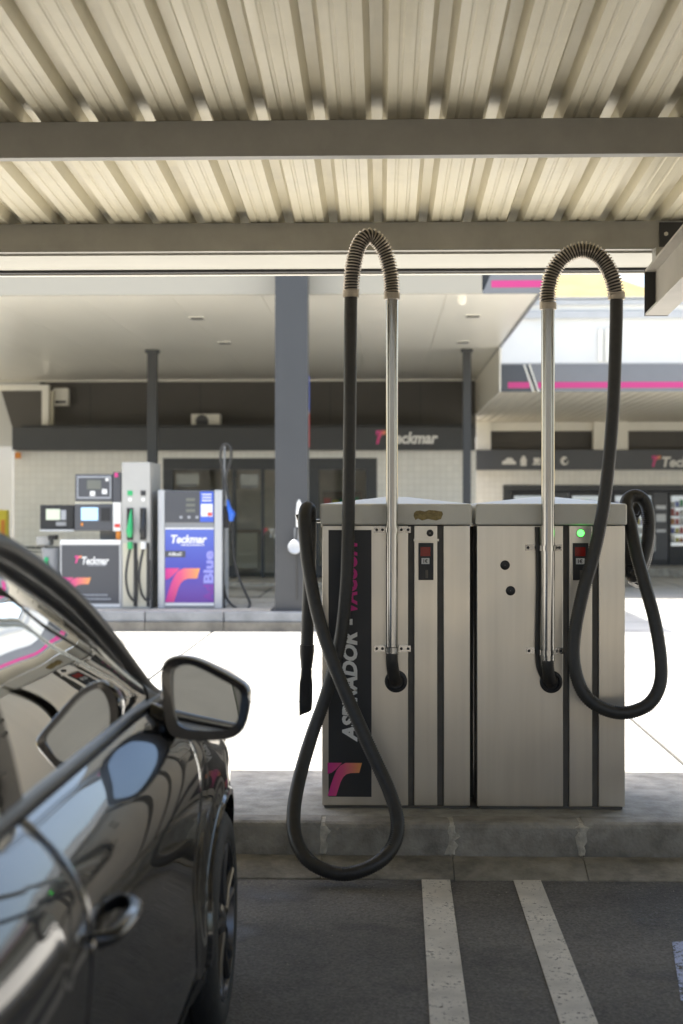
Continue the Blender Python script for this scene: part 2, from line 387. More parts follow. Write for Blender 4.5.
def text(name, body, mat, parent, rect, D, shear=0.0, bold=0.0, up=False, depth=.002):
    """lettering fitted to a pixel rectangle (px0, px1, py0, py1) on the plane y = D; up: reads from bottom to top"""
    cu = bpy.data.curves.new('lettering', 'FONT'); cu.body = body; cu.shear = shear; cu.offset = bold; cu.resolution_u = 3; cu.extrude = .0001
    cu.fill_mode = 'BOTH'
    t = bpy.data.objects.new('lettering_tmp', cu); C.objects.link(t)
    dg = bpy.context.evaluated_depsgraph_get(); me = bpy.data.meshes.new_from_object(t.evaluated_get(dg))
    bpy.data.objects.remove(t); bpy.data.curves.remove(cu)
    co = np.zeros(len(me.vertices) * 3); me.vertices.foreach_get('co', co); co = co.reshape(-1, 3)
    a, b, k = co[:, 0].copy(), co[:, 1].copy(), co[:, 2].copy()
    if up: a, b = -b, a
    x0, x1, z0, z1 = PX(rect[0], D), PX(rect[1], D), PZ(rect[3], D), PZ(rect[2], D)
    a = (a - a.min()) / (np.ptp(a) + 1e-9) * (x1 - x0) + x0; b = (b - b.min()) / (np.ptp(b) + 1e-9) * (z1 - z0) + z0
    y = D - np.sign(k) * depth / 2
    me.vertices.foreach_set('co', np.stack([a, y, b], 1).ravel()); me.update()
    me.name = name; me.materials.clear(); me.materials.append(mat)
    o = bpy.data.objects.new(name, me); C.objects.link(o); put(o, parent)
    return o
def logo(name, parent, rect, D, mat=None, depth=.002):
    """slanted flag and curved arm, pink blending into orange"""
    x0, x1, z0, z1 = PX(rect[0], D), PX(rect[1], D), PZ(rect[3], D), PZ(rect[2], D)
    A = [(0, 1), (.42, 1), (.24, .80), (.12, .70), (0, .66)]
    Bp = [(.52, 1), (1, 1), (.92, .70), (.66, .69), (.54, .65), (.45, .56), (.38, .42), (.25, 0), (0, 0), (.10, .34), (.17, .56), (.26, .77), (.36, .91)]
    mb = MB()
    for poly in (A, Bp): mb.prism([(x0 + u * (x1 - x0), z0 + w * (z1 - z0)) for u, w in poly], D - depth, D)
    return mb.build(name, mat or logo_mat, parent)
def spline(pts, step=.01):
    pts = [np.array(p, float) for p in pts]; out = []
    ext = [2 * pts[0] - pts[1]] + pts + [2 * pts[-1] - pts[-2]]
    for i in range(1, len(ext) - 2):
        p0, p1, p2, p3 = ext[i - 1:i + 3]; n = max(2, int(np.linalg.norm(p2 - p1) / step))
        for k in range(n):
            t = k / n
            out.append(.5 * ((2 * p1) + (-p0 + p2) * t + (2 * p0 - 5 * p1 + 4 * p2 - p3) * t * t + (-p0 + 3 * p1 - 3 * p2 + p3) * t ** 3))
    out.append(pts[-1]); return out
def resample(pts, step):
    pts = np.array(pts); d = np.r_[0, np.cumsum(np.linalg.norm(np.diff(pts, axis=0), axis=1))]; n = max(2, int(d[-1] / step))
    s = np.linspace(0, d[-1], n); return np.stack([np.interp(s, d, pts[:, k]) for k in range(3)], 1)
def NOSE(q): return q if q < 3.95 else 3.95 + (q - 3.95) * .86
def cspl(xs, ys):
    xs = np.array([NOSE(q) for q in xs], float); ys = np.array(ys, float); m = np.gradient(ys, xs)
    def f(x):
        x = np.clip(x, xs[0], xs[-1]); i = np.clip(np.searchsorted(xs, x) - 1, 0, len(xs) - 2); h = xs[i + 1] - xs[i]; t = (x - xs[i]) / h
        return (2 * t**3 - 3 * t**2 + 1) * ys[i] + (t**3 - 2 * t**2 + t) * h * m[i] + (-2 * t**3 + 3 * t**2) * ys[i + 1] + (t**3 - t**2) * h * m[i + 1]
    return f

# ================================================================== GROUND
struct(MB().add([(-900, -900, -.06), (900, -900, -.06), (900, 900, -.06), (-900, 900, -.06)], [(0, 1, 2, 3)]).build('ground', ground_mat))
lot = struct(MB().add([(-14, -4, 0), (14, -4, 0), (14, 6.32, 0), (-14, 6.32, 0)], [(0, 1, 2, 3)]).build('parking_asphalt', asphalt))
apron = struct(B('forecourt', M('slab_joint', (.05, .047, .04), .9), None, -18.1, 17.8, 7.6, 31.5, -.05, -.012))
slab0 = None
for j in range(6):
    for i in range(9):
        x0, y0 = -18.12 + 4 * i, 7.57 + 4 * j
        if slab0 is None:
            s_ = MB().box(0, 3.965, 0, 3.965, -.03, 0).build('concrete_slab', concrete); slab0 = s_
        else:
            s_ = slab0.copy(); C.objects.link(s_)
        s_.location = (x0, y0, 0); s_.parent = apron
def ground_px(px, py):
    d = _f + _r * ((px - CXP) / FPX) + np.array((0, 0, (HOR - py) / FPX)); t = -CAMH / d[2]; return (t * d[0], t * d[1])
# painted bay lines
def painted(name, mat, corners, z=.004):
    return struct(MB().add([(x, y, z) for x, y in corners], [(0, 1, 2, 3)]).build(name, mat))
def bay_line(xa):
    return painted('parking_line', line_paint, [(xa, .9), (xa + .122, .9), (xa + .122, 6.06), (xa, 6.06)])
for px0, py0 in ((421.5, 880), (513, 880)):
    a = ground_px(px0, py0); b = ground_px(430 if px0 < 500 else 560, 1024)
    w0 = ground_px(px0 + (26 if px0 < 500 else 28), py0)[0] - a[0]; w1 = ground_px(473 if px0 < 500 else 597, 1024)[0] - b[0]
    w = (w0 + w1) / 2; k = (a[0] - b[0]) / (a[1] - b[1])
    e = b[0] + k * (.9 - b[1]); painted('parking_line', line_paint, [(e, .9), (e + w, .9), (a[0] + w, 6.08), (a[0], 6.08)])
bp_ = [(672, 943), (705, 941), (725, 1012), (681, 1002)]
painted('painted_symbol', blue_paint, [ground_px(*p) for p in bp_][::-1])
pp = [(610, 893), (622, 890), (640, 891.5), (668, 889), (700, 891), (760, 890), (790, 915), (800, 935), (720, 930), (690, 933), (664, 929), (650, 931), (638, 929), (630, 918), (622, 912), (619, 902)]
struct(MB().add([(*ground_px(*p), .004) for p in pp][::-1], [tuple(range(len(pp)))]).build('scuffed_patch', scuff_paint))

# hill far behind
hb = MB(); rows = []
for j in range(14):
    t = j / 13; row = []
    for i in range(90):
        x = -320 + i * 8; h = (49.3 + 2.2 * math.sin(x * .013 + 1) + 3 * math.sin(x * .05) + 1.6 * math.sin(x * .17)) * math.sin(t * math.pi * .5) ** 1.3
        row.append((x, 230 + 90 * t + 4 * math.sin(x * .03), -1 + h + rng.normal(0, .3)))
    rows.append(row)
hb.grid(rows); struct(hb.build('hill', dry_grass, smooth=True))

# ================================================================== ISLAND WITH THE VACUUM MACHINES
KT = .20
island = struct(B('machine_island', concrete_pad, None, -9.5, 9.5, 6.42, 7.57, -.05, KT - .003, bevel=.01))
# kerb stones with mortar joints
JX = [PX(p, 6.28) for p in (323, 452, 582)]
step = (JX[2] - JX[0]) / 2
B('mortar_bed', mortar_mat, island, -9.4, 9.4, 6.30, 6.425, -.04, KT - .014)
kp = [(6.28, .055), (6.28, KT - .025), (6.286, KT - .008), (6.303, KT), (6.415, KT), (6.415, .0), (6.28, .0)]
gp = [(6.275, .056), (6.20, .050), (6.11, .020), (6.07, .006), (6.07, -.03), (6.275, -.03)]
kerbstone = gutterstone = None
k = -15
while k <= 15:
    x0 = JX[1] + k * step
    if -9.3 < x0 < 8.8:
        for prof, nm, mt in ((kp, 'kerb_stone', kerb_mat), (gp, 'gutter_stone', gutter_mat)):
            first = kerbstone if nm == 'kerb_stone' else gutterstone
            if first is None:
                o = MB().prism_x(prof, (.008 if nm == 'kerb_stone' else .0008), step - (.008 if nm == 'kerb_stone' else .0008)).build(nm, mt, bevel=.004)
                if nm == 'kerb_stone': kerbstone = o
                else: gutterstone = o
            else:
                o = first.copy(); C.objects.link(o)
            o.location = (x0, rng.normal(0, .0015), rng.normal(0, .0012)); o.parent = island
    k += 1
# crumbled mortar in the joints
jb = MB()
for k in range(-15, 16):
    x0 = JX[1] + k * step
    if -9.3 < x0 < 9.2:
        pts = [(6.279, z) for z in np.linspace(.058, KT - .02, 7)]
        rows = []
        for (y, z) in pts + [(6.30, KT - .006), (6.40, KT - .004)]:
            wl, wr = .010 + abs(rng.normal(0, .013)), .010 + abs(rng.normal(0, .013))
            rows.append([(x0 - wl, y + .002, z), (x0 - wl * .4, y - .003, z + .002), (x0 + wr * .5, y - .003, z + .002), (x0 + wr, y + .002, z)])
        jb.grid(rows)
jb.build('joint_mortar', mortar_mat, island)['kind'] = 'stuff'

# grit and small litter washed up along the gutter
gb = MB()
for q in range(160):
    x = rng.uniform(-1.2, 2.2); y = 6.06 - abs(rng.normal(0, .10)) if q % 3 else rng.uniform(4.3, 6.0); w_ = rng.uniform(.002, .006); hh = w_ * rng.uniform(.5, 1.0); a = rng.uniform(0, 3)
    c_, s_ = math.cos(a) * w_, math.sin(a) * w_ * .7
    gb.add([(x - c_, y - s_, .001), (x + s_, y - c_, .001), (x + c_, y + s_, .001), (x - s_, y + c_, .001), (x, y, hh)], [(0, 1, 4), (1, 2, 4), (2, 3, 4), (3, 0, 4)])
gr_ = gb.build('gutter_grit', M('grit', (.30, .27, .22), .9, vary=.5, scale=90)); gr_['kind'] = 'stuff'; gr_['label'] = 'fine grit and crumbs scattered along the gutter'; gr_['category'] = 'grit'

# ------------------------------------------------------------------ vacuum machines
MF = 6.57
def bolt(mb, c, axis=(0, -1, 0), r=.007, h=.006): return mb.cyl(c, axis, r, h, 6)
def corrugated(pts, r, name, parent, pitch=.0105, amp=.0021):
    p = resample(pts, pitch / 2); rad = [r + (amp if i % 2 else -amp) for i in range(len(p))]
    return MB().tube(p, rad, 14).build(name, rubber, parent, smooth=True, angle=80)
def coil(pts, r, pitch, wire, name, parent):
    p = resample(pts, pitch / 14); m = len(p); out = []
    u = np.array((0, 1., 0))
    for i in range(m):
        t = p[min(i + 1, m - 1)] - p[max(i - 1, 0)]; t /= np.linalg.norm(t)
        u = u - t * np.dot(u, t); u /= np.linalg.norm(u); w = np.cross(t, u); a = 2 * math.pi * i / 14
        out.append(p[i] + r * (math.cos(a) * u + math.sin(a) * w))
    return MB().tube(out, wire, 6).build(name, spring_mat, parent, smooth=True)

def vacuum(px0, px1, label):
    X0, X1 = PX(px0, MF), PX(px1, MF); zt = PZ(525, MF); zl = PZ(504, MF)
    t = thing('vacuum_machine', ((X0 + X1) / 2, MF + .27, KT), label, 'vacuum machine', 'coin vacuum machines on the kerbed island')
    W = X1 - X0; YB = MF + .54
    gA, gB = X0 + W * .583, X0 + W * .623; gC, gD = X0 + W * .780, X0 + W * .822
    B('cabinet_core', core_mat, t, X0 + .012, X1 - .012, MF + .018, YB - .01, KT + .004, zt - .004)
    B('front_panel', steel, t, X0, gA, MF, MF + .017, KT + .012, zt - .002, .003)
    B('front_panel', steel, t, gB, gC, MF + .002, MF + .017, KT + .012, zt - .002, .003)
    B('front_panel', steel, t, gD, X1, MF, MF + .017, KT + .012, zt - .002, .003)
    B('side_panel', steel, t, X0, X0 + .011, MF + .02, YB, KT + .012, zt - .002)
    B('side_panel', steel, t, X1 - .011, X1, MF + .02, YB, KT + .012, zt - .002)
    B('plinth', core_mat, t, X0 + .01, X1 - .01, MF + .008, YB - .008, KT, KT + .011)
    # lid: skirt and shallow hipped top
    o = .008; a, b, c, d = X0 - o, X1 + o, MF - .014, YB + .014; mx, my = (a + b) / 2, (c + d) / 2
    zb = zt + .0; vs = [(a, c, zb), (b, c, zb), (b, d, zb), (a, d, zb), (a, c, zl), (b, c, zl), (b, d, zl), (a, d, zl), (mx - .05, my, zl + .034), (mx + .05, my, zl + .034)]
    MB().add(vs, [(0, 3, 2, 1), (0, 1, 5, 4), (1, 2, 6, 5), (2, 3, 7, 6), (3, 0, 4, 7), (4, 5, 9, 8), (5, 6, 9), (6, 7, 8, 9), (7, 4, 8)]).build('lid', lid_mat, t, bevel=.009, seg=3)
    return t, (X0, X1, gA, gB, gC, gD, zt)
def pole_set(t, px, ptop, pbot, clamps, hole, D, r):
    x = PX(px, D)
    MB().tube([(x, D, PZ(pbot, D)), (x, D, PZ(ptop, D))], r, 24).build('suction_pole', steel_tube, t, smooth=True)
    for (c0, c1, cy) in clamps:
        z = PZ(cy, D); xa, xb = PX(c0, D), PX(c1, D)
        mb = MB().box(xa, x - r - .001, MF - .006, MF - .0005, z - .014, z + .014).box(x + r + .001, xb, MF - .006, MF - .0005, z - .014, z + .014)
        mb.box(x - r - .006, x - r - .002, D - .004, MF - .006, z - .013, z + .013).box(x + r + .002, x + r + .006, D - .004, MF - .006, z - .013, z + .013)
        rows = [[(x + (r + .004) * math.cos(a), D - (r + .004) * math.sin(a), z + h) for a in np.linspace(0, math.pi, 13)] for h in (-.012, .012)]
        mb.grid(rows)
        cl = mb.build('clamp', steel_tube, t)
        for q in (xa + .012, x - r - .016, x + r + .016, xb - .012): bolt(MB(), (q, MF - .006, z)).build('bolt', dark_plate, cl)
    hx, hz = PX(hole[0], MF), PZ(hole[1], MF)
    MB().lathe([(.052, 0), (.052, .010), (.046, .014), (.038, .014), (.034, .004), (.001, .003)], (hx, MF, hz), (0, -1, 0), 28).build('hose_socket', black_plastic, t, smooth=True)
    e = spline([(x, D, PZ(pbot - 8, D)), (x, D, PZ(pbot + 8, D)), ((x + hx) / 2, (D + MF) / 2 - .005, (PZ(pbot + 8, D) + hz) / 2 - .02), (hx, MF - .004, hz)], .006)
    corrugated(e, .027, 'elbow_hose', t)
def coin_unit(t, rect, D, led):
    px0, px1, py0, py1 = rect
    cu = Q('coin_unit', black_plastic, t, px0, px1, py0, py1, D - .012, .011, .002)
    Q('display_window', red_led, cu, px0 + 2, px1 - 3, py0 + 4, py0 + 13, D - .0145, .003)
    Q('price_tag', print_white, cu, px0 + 3, px1 - 4, py0 + 15, py0 + 21, D - .0145, .003)
    text('lettering', '1€', black_plastic, cu, (px0 + 5, px1 - 6, py0 + 16, py0 + 20), D - .0155, bold=.02)
    Q('coin_slot', core_mat, cu, px0 + 7, px0 + 9.5, py0 + 27, py0 + 35, D - .0165, .005)

# left machine
v1, g1 = vacuum(322, 470, 'stainless vacuum machine with black poster on its front, nearer the car')
pst = Q('poster', poster_mat, v1, 328.5, 371.5, 530, 797, MF - .003, .0025)
text('lettering', 'ASPIRADOR', print_white, pst, (342, 357.5, 632, 742), MF - .0042, shear=.18, bold=.045, up=True)
text('lettering', '-', print_white, pst, (349.5, 352.5, 619, 625), MF - .0042, bold=.02, up=True)
text('lettering', 'VACUUM', print_pink, pst, (342, 357.5, 541, 613), MF - .0042, shear=.18, bold=.045, up=True)
logo('emblem', pst, (327.6, 362, 763, 796), MF - .0034)
pole_set(v1, 392, 292, 654, [(374, 411, 530), (374, 411, 650)], (396, 681), 6.50, .0275)
coin_unit(v1, (418.5, 433.5, 543, 580), MF + .002, None)
MB().lathe([(.016, 0), (.016, .006), (.011, .012), (.002, .012)], (PX(430, MF), MF + .002, PZ(533, MF)), (0, -1, 0), 20).build('key_lock', black_plastic, v1, smooth=True)
Q('awning_strip', steel, v1, 413.5, 439, 539, 541.2, MF - .022, .023)
B('gap_cover', core_mat, v1, g1[1] + .001, PX(477, MF) - .001, MF + .25, MF + .27, KT, g1[6] - .01)
# torn sticker residue on the lid
sp_ = [(414, 513), (416, 511), (420, 510.5), (425, 511.5), (429, 510), (435, 510.5), (442, 511.5), (443, 514), (441, 519), (436, 520.5), (428, 519), (422, 520.5), (418, 518.5), (415.5, 520), (413.5, 516)]
MB().prism([tuple(P(a, b, MF - .0155)[[0, 2]]) for a, b in sp_], MF - .0162, MF - .0145).build('sticker_residue', stain_mat, v1)
# hose hook on the left side
hk = MB(); z = PZ(521, 6.56); xl = PX(301, 6.56)
hk.tube([(g1[0] + .002, 6.62, z), (xl - .012, 6.56, z), (xl - .02, 6.56, z + .03)], .008, 10); hk.box(g1[0] - .004, g1[0] - .0005, 6.59, 6.66, z - .03, z + .03)
hk.build('hose_hook', steel_tube, v1, smooth=True)
def pts3(lst): return [P(a, b, d) for a, b, d in lst]
arch1 = spline(pts3([(392, 296, 6.50), (391.5, 283, 6.50), (389, 266, 6.49), (384, 250, 6.48), (377, 240, 6.47), (370, 236, 6.46), (363, 239, 6.45), (357, 250, 6.44), (353, 268, 6.43), (351.5, 282, 6.43), (351, 294, 6.43)]), .005)
coil(arch1, .0355, .0135, .0034, 'spring_guard', v1)
h1 = list(arch1)[:-1] + spline(pts3([(351, 294, 6.43), (350.5, 330, 6.43), (350, 400, 6.43), (349, 480, 6.43), (348, 540, 6.43), (346, 590, 6.43), (340, 642, 6.43), (327, 692, 6.42), (311, 738, 6.38), (299, 780, 6.28), (293.5, 815, 6.16), (297, 843, 6.06), (313, 864, 6.00), (343, 874, 5.97), (374, 865, 5.98), (393, 846, 6.04), (397.5, 822, 6.10),
      (390, 793, 6.16), (373, 755, 6.22), (352, 708, 6.27), (333, 662, 6.31), (318, 615, 6.36), (309, 570, 6.42), (305.5, 540, 6.46), (304.5, 521, 6.49), (305.5, 511, 6.52), (308, 508, 6.56), (310, 514, 6.60), (310, 540, 6.61), (309, 590, 6.60), (307.5, 630, 6.59), (307, 648, 6.58)]), .01)
hose1 = corrugated(h1, .0295, 'suction_hose', v1)
for cpt in (P(392, 296, 6.50), P(351, 294, 6.43)):
    MB().cyl(cpt - np.array((0, 0, .016)), (0, 0, 1), .0375, .03, 24).build('spring_collar', spring_mat, v1, smooth=True)
# crevice nozzle at the free end
n0, n1, n2, n3 = P(307, 645, 6.58), P(306.5, 668, 6.58), P(306, 684, 6.58), P(305.5, 713, 6.58)
mb = MB(); mb.tube([n0, n0 * .7 + n1 * .3, n1], [.034, .034, .026], 16)
rows = []
for q, (hw, hd, sl) in zip((n1, n1 * .5 + n2 * .5, n2, n2 * .4 + n3 * .6, n3), ((.024, .024, 0), (.025, .023, 0), (.031, .017, 0), (.031, .013, 0), (.029, .011, .016))):
    rows.append([q + np.array((hw * math.copysign(abs(math.cos(a)) ** .6, math.cos(a)), hd * math.copysign(abs(math.sin(a)) ** .6, math.sin(a)), sl * math.cos(a))) for a in np.linspace(0, 2 * math.pi, 20, endpoint=False)])
mb.grid(rows, close_u=True, flip=True); mb.build('crevice_nozzle', black_plastic, hose1, smooth=True)

# right machine
v2, g2 = vacuum(477, 625, 'stainless vacuum machine with lit green lamp and two black plugs')
pole_set(v2, 548, 302, 660, [(527, 564, 548), (528, 565, 652)], (551, 681), 6.49, .0305)
coin_unit(v2, (573, 588.5, 543, 580), MF + .002, None)
MB().lathe([(.020, 0), (.020, .006), (.017, .009), (.002, .009)], (PX(580.5, MF), MF + .002, PZ(533, MF)), (0, -1, 0), 20).build('lamp_bezel', bolt_mat, v2, smooth=True)
MB().lathe([(.016, .009), (.0145, .014), (.008, .018), (.001, .019)], (PX(580.5, MF), MF + .002, PZ(533, MF)), (0, -1, 0), 20).build('green_lamp', green_led, v2, smooth=True)
for c in ((505, 565), (510.5, 590.5)):
    MB().lathe([(.022, 0), (.022, .004), (.018, .007), (.001, .007)], (PX(c[0], MF), MF, PZ(c[1], MF)), (0, -1, 0), 24).build('blanking_plug', black_plastic, v2, smooth=True)
# dark tube standing in for the pole's reflection in the steel panel
MB().tube(spline([(PX(538, 6.54), 6.555, PZ(527, 6.54)), (PX(539, 6.54), 6.55, PZ(580, 6.54)), (PX(538, 6.54), 6.55, PZ(650, 6.54)), (PX(541, 6.54), 6.55, PZ(672, 6.54)), (PX(549, 6.54), 6.565, PZ(684, 6.54))], .02), .012, 10).build('pole_reflection', rubber, v2, smooth=True)
arch2 = spline(pts3([(548, 306, 6.49), (548, 292, 6.49), (552, 274, 6.48), (561, 260, 6.47), (573, 252, 6.46), (586, 250, 6.45), (598, 255, 6.44), (607, 266, 6.43), (613, 280, 6.42), (616.5, 296, 6.42)]), .005)
coil(arch2, .0365, .0135, .0034, 'spring_guard', v2)
h2 = list(arch2)[:-1] + spline(pts3([(616.5, 296, 6.42), (616, 330, 6.42), (613.5, 400, 6.42), (609, 460, 6.42), (603, 510, 6.42), (594, 553, 6.42), (583, 592, 6.41), (575, 632, 6.40), (574, 662, 6.39), (582, 690, 6.38), (598, 706, 6.37), (622, 713, 6.37), (646, 706, 6.38), (659, 688, 6.40), (661, 662, 6.43),
      (655, 622, 6.47), (645, 585, 6.52), (636, 552, 6.57), (630, 522, 6.63), (626, 507, 6.70), (629, 498, 6.76), (638, 496, 6.80), (646, 504, 6.82), (649, 522, 6.83), (647, 545, 6.82), (641, 565, 6.80), (634, 577, 6.78), (630, 570, 6.84), (630, 545, 6.90), (632, 520, 6.92), (638, 506, 6.93), (646, 512, 6.95), (649, 535, 6.95), (645, 560, 6.93), (634, 585, 6.90)]), .01)
hose2 = corrugated(h2, .0295, 'suction_hose', v2)
for cpt in (P(548, 306, 6.49), P(616.5, 296, 6.42)):
    MB().cyl(cpt - np.array((0, 0, .016)), (0, 0, 1), .0385, .03, 24).build('spring_collar', spring_mat, v2, smooth=True)
hz = PZ(512, 6.77)
MB().tube([(g2[1] - .004, 6.77, hz), (g2[1] + .10, 6.80, hz - .02), (g2[1] + .112, 6.80, hz + .0)], .008, 10).build('hose_hook', black_plastic, v2, smooth=True)

# ================================================================== CARPORT ROOF OVER THE BAYS
def deck_z(y): return CAMH + 1.443 + .0585 * (7.25 - y)
YE, YR = 7.70, 0.1
RX0, RX1 = -10.2, 19.5
roof = thing('carport_roof', (1.41, 1.25, 0), 'corrugated cream steel roof on grey purlins above the vacuum machines', 'roof')
PITCH = .2315
prof = [(-.072, 0), (-.038, 0), (-.033, .0045), (-.024, .0045), (-.019, 0), (.019, 0), (.024, .0045), (.033, .0045), (.038, 0), (.072, 0), (.094, .046), (.1375, .046)]
sheet0 = None; nper = 4; n_sheets = int((RX1 - RX0) / (PITCH * nper))
base = -(PITCH * nper) * 11 - PITCH / 2 + .0
ys = np.linspace(YR, YE, 9)
for k in range(n_sheets):
    if sheet0 is None:
        xs = []
        for q in range(nper): xs += [(q * PITCH + a + .072, h) for a, h in prof]
        xs.append((nper * PITCH, 0.0)); xs.append((nper * PITCH + .02, 0.001))
        rows = [[(x, y, deck_z(y) + h) for x, h in xs] for y in ys]
        mb = MB().grid(rows)
        sheet0 = mb.build('roof_sheet', deck_mat); s_ = sheet0
        so = sheet0.modifiers.new('thickness', 'SOLIDIFY'); so.thickness = .0012; so.offset = 1
    else:
        s_ = sheet0.copy(); C.objects.link(s_)
    s_.location = (base + k * PITCH * nper + .023 - .5 * PITCH, 0, 0.0008 * (k % 2)); put(s_, roof)
RX0 = base; RX1 = base + n_sheets * PITCH * nper
PUR = (7.25, 5.66, 4.07, 2.48, .89)
for D in PUR:
    z1 = deck_z(D) - .002; z0 = z1 - .143
    mb = MB().box(RX0, RX1, D, D + .003, z0, z1).box(RX0, RX1, D + .003, D + .055, z1 - .003, z1).box(RX0, RX1, D + .003, D + .055, z0, z0 + .003).box(RX0, RX1, D + .052, D + .055, z0 + .003, z0 + .02).box(RX0, RX1, D + .052, D + .055, z1 - .02, z1 - .003)
    mb.build('purlin', purlin_mat, roof)
zu = CAMH + 1.288
B('gutter_soffit', M('gutter_paint', (.56, .545, .48), .5, vary=.05, scale=2), roof, RX0, RX1, 7.31, 7.755, zu, zu + .015)
B('gutter_back', purlin_mat, roof, RX0, RX1, 7.312, 7.33, zu + .016, deck_z(7.31) - .02)
B('drip_strip', dark_plate, roof, RX0, RX1, 7.76, 7.80, zu - .014, zu + .10)
B('edge_trim', fascia_white, roof, RX0, RX1, 7.805, 7.85, zu - .021, deck_z(7.6) + .09)
for xe in (RX0 - .03, RX1 + .002): B('end_fascia', fascia_white, roof, xe, xe + .028, YR, 7.80, deck_z(7.43) - .14, deck_z(YR) + .08)
def rafter(xc):
    hw = .058; ya, yb = 7.33, .2; za = CAMH + 1.206
    def zt(y): return za + .0585 * (ya - y)
    def bar(mb, x0, x1, d0, d1):
        mb.add([(x0, yb, zt(yb) + d0), (x1, yb, zt(yb) + d0), (x1, ya, zt(ya) + d0), (x0, ya, zt(ya) + d0), (x0, yb, zt(yb) + d1), (x1, yb, zt(yb) + d1), (x1, ya, zt(ya) + d1), (x0, ya, zt(ya) + d1)],
               [(0, 3, 2, 1), (4, 5, 6, 7), (0, 1, 5, 4), (1, 2, 6, 5), (2, 3, 7, 6), (3, 0, 4, 7)])
    mb = MB(); bar(mb, xc - hw, xc + hw, -.012, 0); bar(mb, xc - hw, xc + hw, -.235, -.223); bar(mb, xc - .005, xc + .005, -.223, -.012)
    rf = mb.build('rafter', rafter_mat, roof)
    B('end_plate', dark_plate, rf, xc - hw - .002, xc + hw + .002, ya, ya + .012, zt(ya) - .237, zt(ya) + .002)
    for D in PUR:
        z1 = deck_z(D) - .012; zr = zt(D)
        cp = B('cleat', dark_plate, roof, xc - .002, xc + .15, D - .012, D - .0015, z1 - .125, z1)
        B('cleat_foot', purlin_mat, cp, xc - .03, xc + .05, D - .06, D + .04, zr + .001, z1 - .134)
        if D > 5:
            for q in (.03, .10): bolt(MB(), (xc + q, D - .012, z1 - .06), r=.011, h=.009).build('bolt', bolt_mat, cp)
    B('column', rafter_mat, roof, xc - .07, xc + .07, 1.18, 1.32, 0, zt(1.25) - .236)
    B('base_plate', purlin_mat, roof, xc - .14, xc + .14, 1.11, 1.39, 0.001, .018)
xr = PX(656.5, 7.33)
for xc in (xr, xr - 5.0, xr + 5.0): rafter(xc)

# wall added out of view to cut blue sky fill and darken reflections
rw = thing('added_rear_wall', (1, -9.6, 0), 'added plastered wall out of view behind the parking bays, shaping fill light and reflections', 'wall')
B('wall', M('added_wall_plaster', (.20, .18, .145), .85, vary=.1, scale=1.5), rw, -16, 18, -9.8, -9.6, -.06, 4.6)
B('coping', coping_mat, rw, -16, 18, -9.85, -9.55, 4.602, 4.7)

# ================================================================== FORECOURT CANOPY
SZ = CAMH + 2.766; CF, CB, CL, CR = 18.55, 31.5, -15.0, 2.07
cano = thing('forecourt_canopy', (-1.2, 18.3, .25), 'large flat cream canopy with grey columns over the fuel pumps', 'canopy')
n = 14; w = (CR - CL) / n
pan = None
for i in range(n):
    x0 = CL + i * w
    if pan is None: pan = MB().box(0, w - .006, CF + .06, CB, 0, .04).build('soffit_panel', soffit_mat); s_ = pan
    else: s_ = pan.copy(); C.objects.link(s_)
    s_.location = (x0, 0, SZ); put(s_, cano)
B('canopy_deck', charcoal, cano, CL, CR, CF + .06, CB, SZ + .05, SZ + .5)
FX = PX(489, CF)
B('fascia_panel', M('fascia_cream', (.40, .37, .30), .45), cano, CL, FX - .09, CF, CF + .055, SZ - .012, SZ + 1.0)
MB().prism([(FX - .085, SZ - .012), (CR + .02, SZ - .012), (CR + .02, SZ + 1.0), (FX + .35, SZ + 1.0)], CF, CF + .055).build('fascia_panel', fascia_grey, cano)
B('pink_stripe', stripe_pink, cano, FX + .03, CR + .02, CF - .004, CF - .001, PZ(288, CF), PZ(281, CF))
B('fascia_panel', fascia_grey, cano, CR - .03, CR + .02, CF + .06, CB, SZ - .012, SZ + 1.0)
B('fascia_panel', fascia_white, cano, CL - .05, CL - .003, CF, CB, SZ - .012, SZ + 1.0)
B('drop_panel', soffit_mat, cano, CR - .02, CR + .02, 24.9, CB, CAMH + 1.98, SZ - .014)
def canopy_col(px0, px1, D, mat, zb, collar=True):
    x0, x1 = PX(px0, D), PX(px1, D); w = x1 - x0
    cc = B('column', mat, cano, x0, x1, D, D + w, zb, SZ - .002 if collar else SZ + .9, .004)
    if collar: B('column_collar', mat, cc, x0 - .03, x1 + .03, D - .03, D + w + .03, SZ - .05, SZ - .004)
    B('column_base', mat, cc, x0 - .05, x1 + .05, D - .05, D + w + .05, zb + .002, zb + .025)
canopy_col(275, 307.5, 18.1, column_paint, .25, False)
canopy_col(147, 156.5, 25.2, charcoal, 0); canopy_col(463, 471, 25.2, charcoal, 0)
for px, py in ((197, 317), (225, 342), (473, 316), (463, 342)):
    D = 2.766 * FPX / (HOR - py); x = PX(px, D)
    l = B('soffit_light', fascia_white, cano, x - .11, x + .11, D - .11, D + .11, SZ - .012, SZ - .001)
    B('lamp_recess', dark_plate, l, x - .095, x + .095, D - .095, D + .095, SZ - .018, SZ - .0125)
MB().lathe([(.06, 0), (.06, .04), (.045, .09), (.001, .11)], (PX(462, 19), 19, SZ), (0, 0, -1), 16).build('dome_sensor', fascia_white, cano, smooth=True)

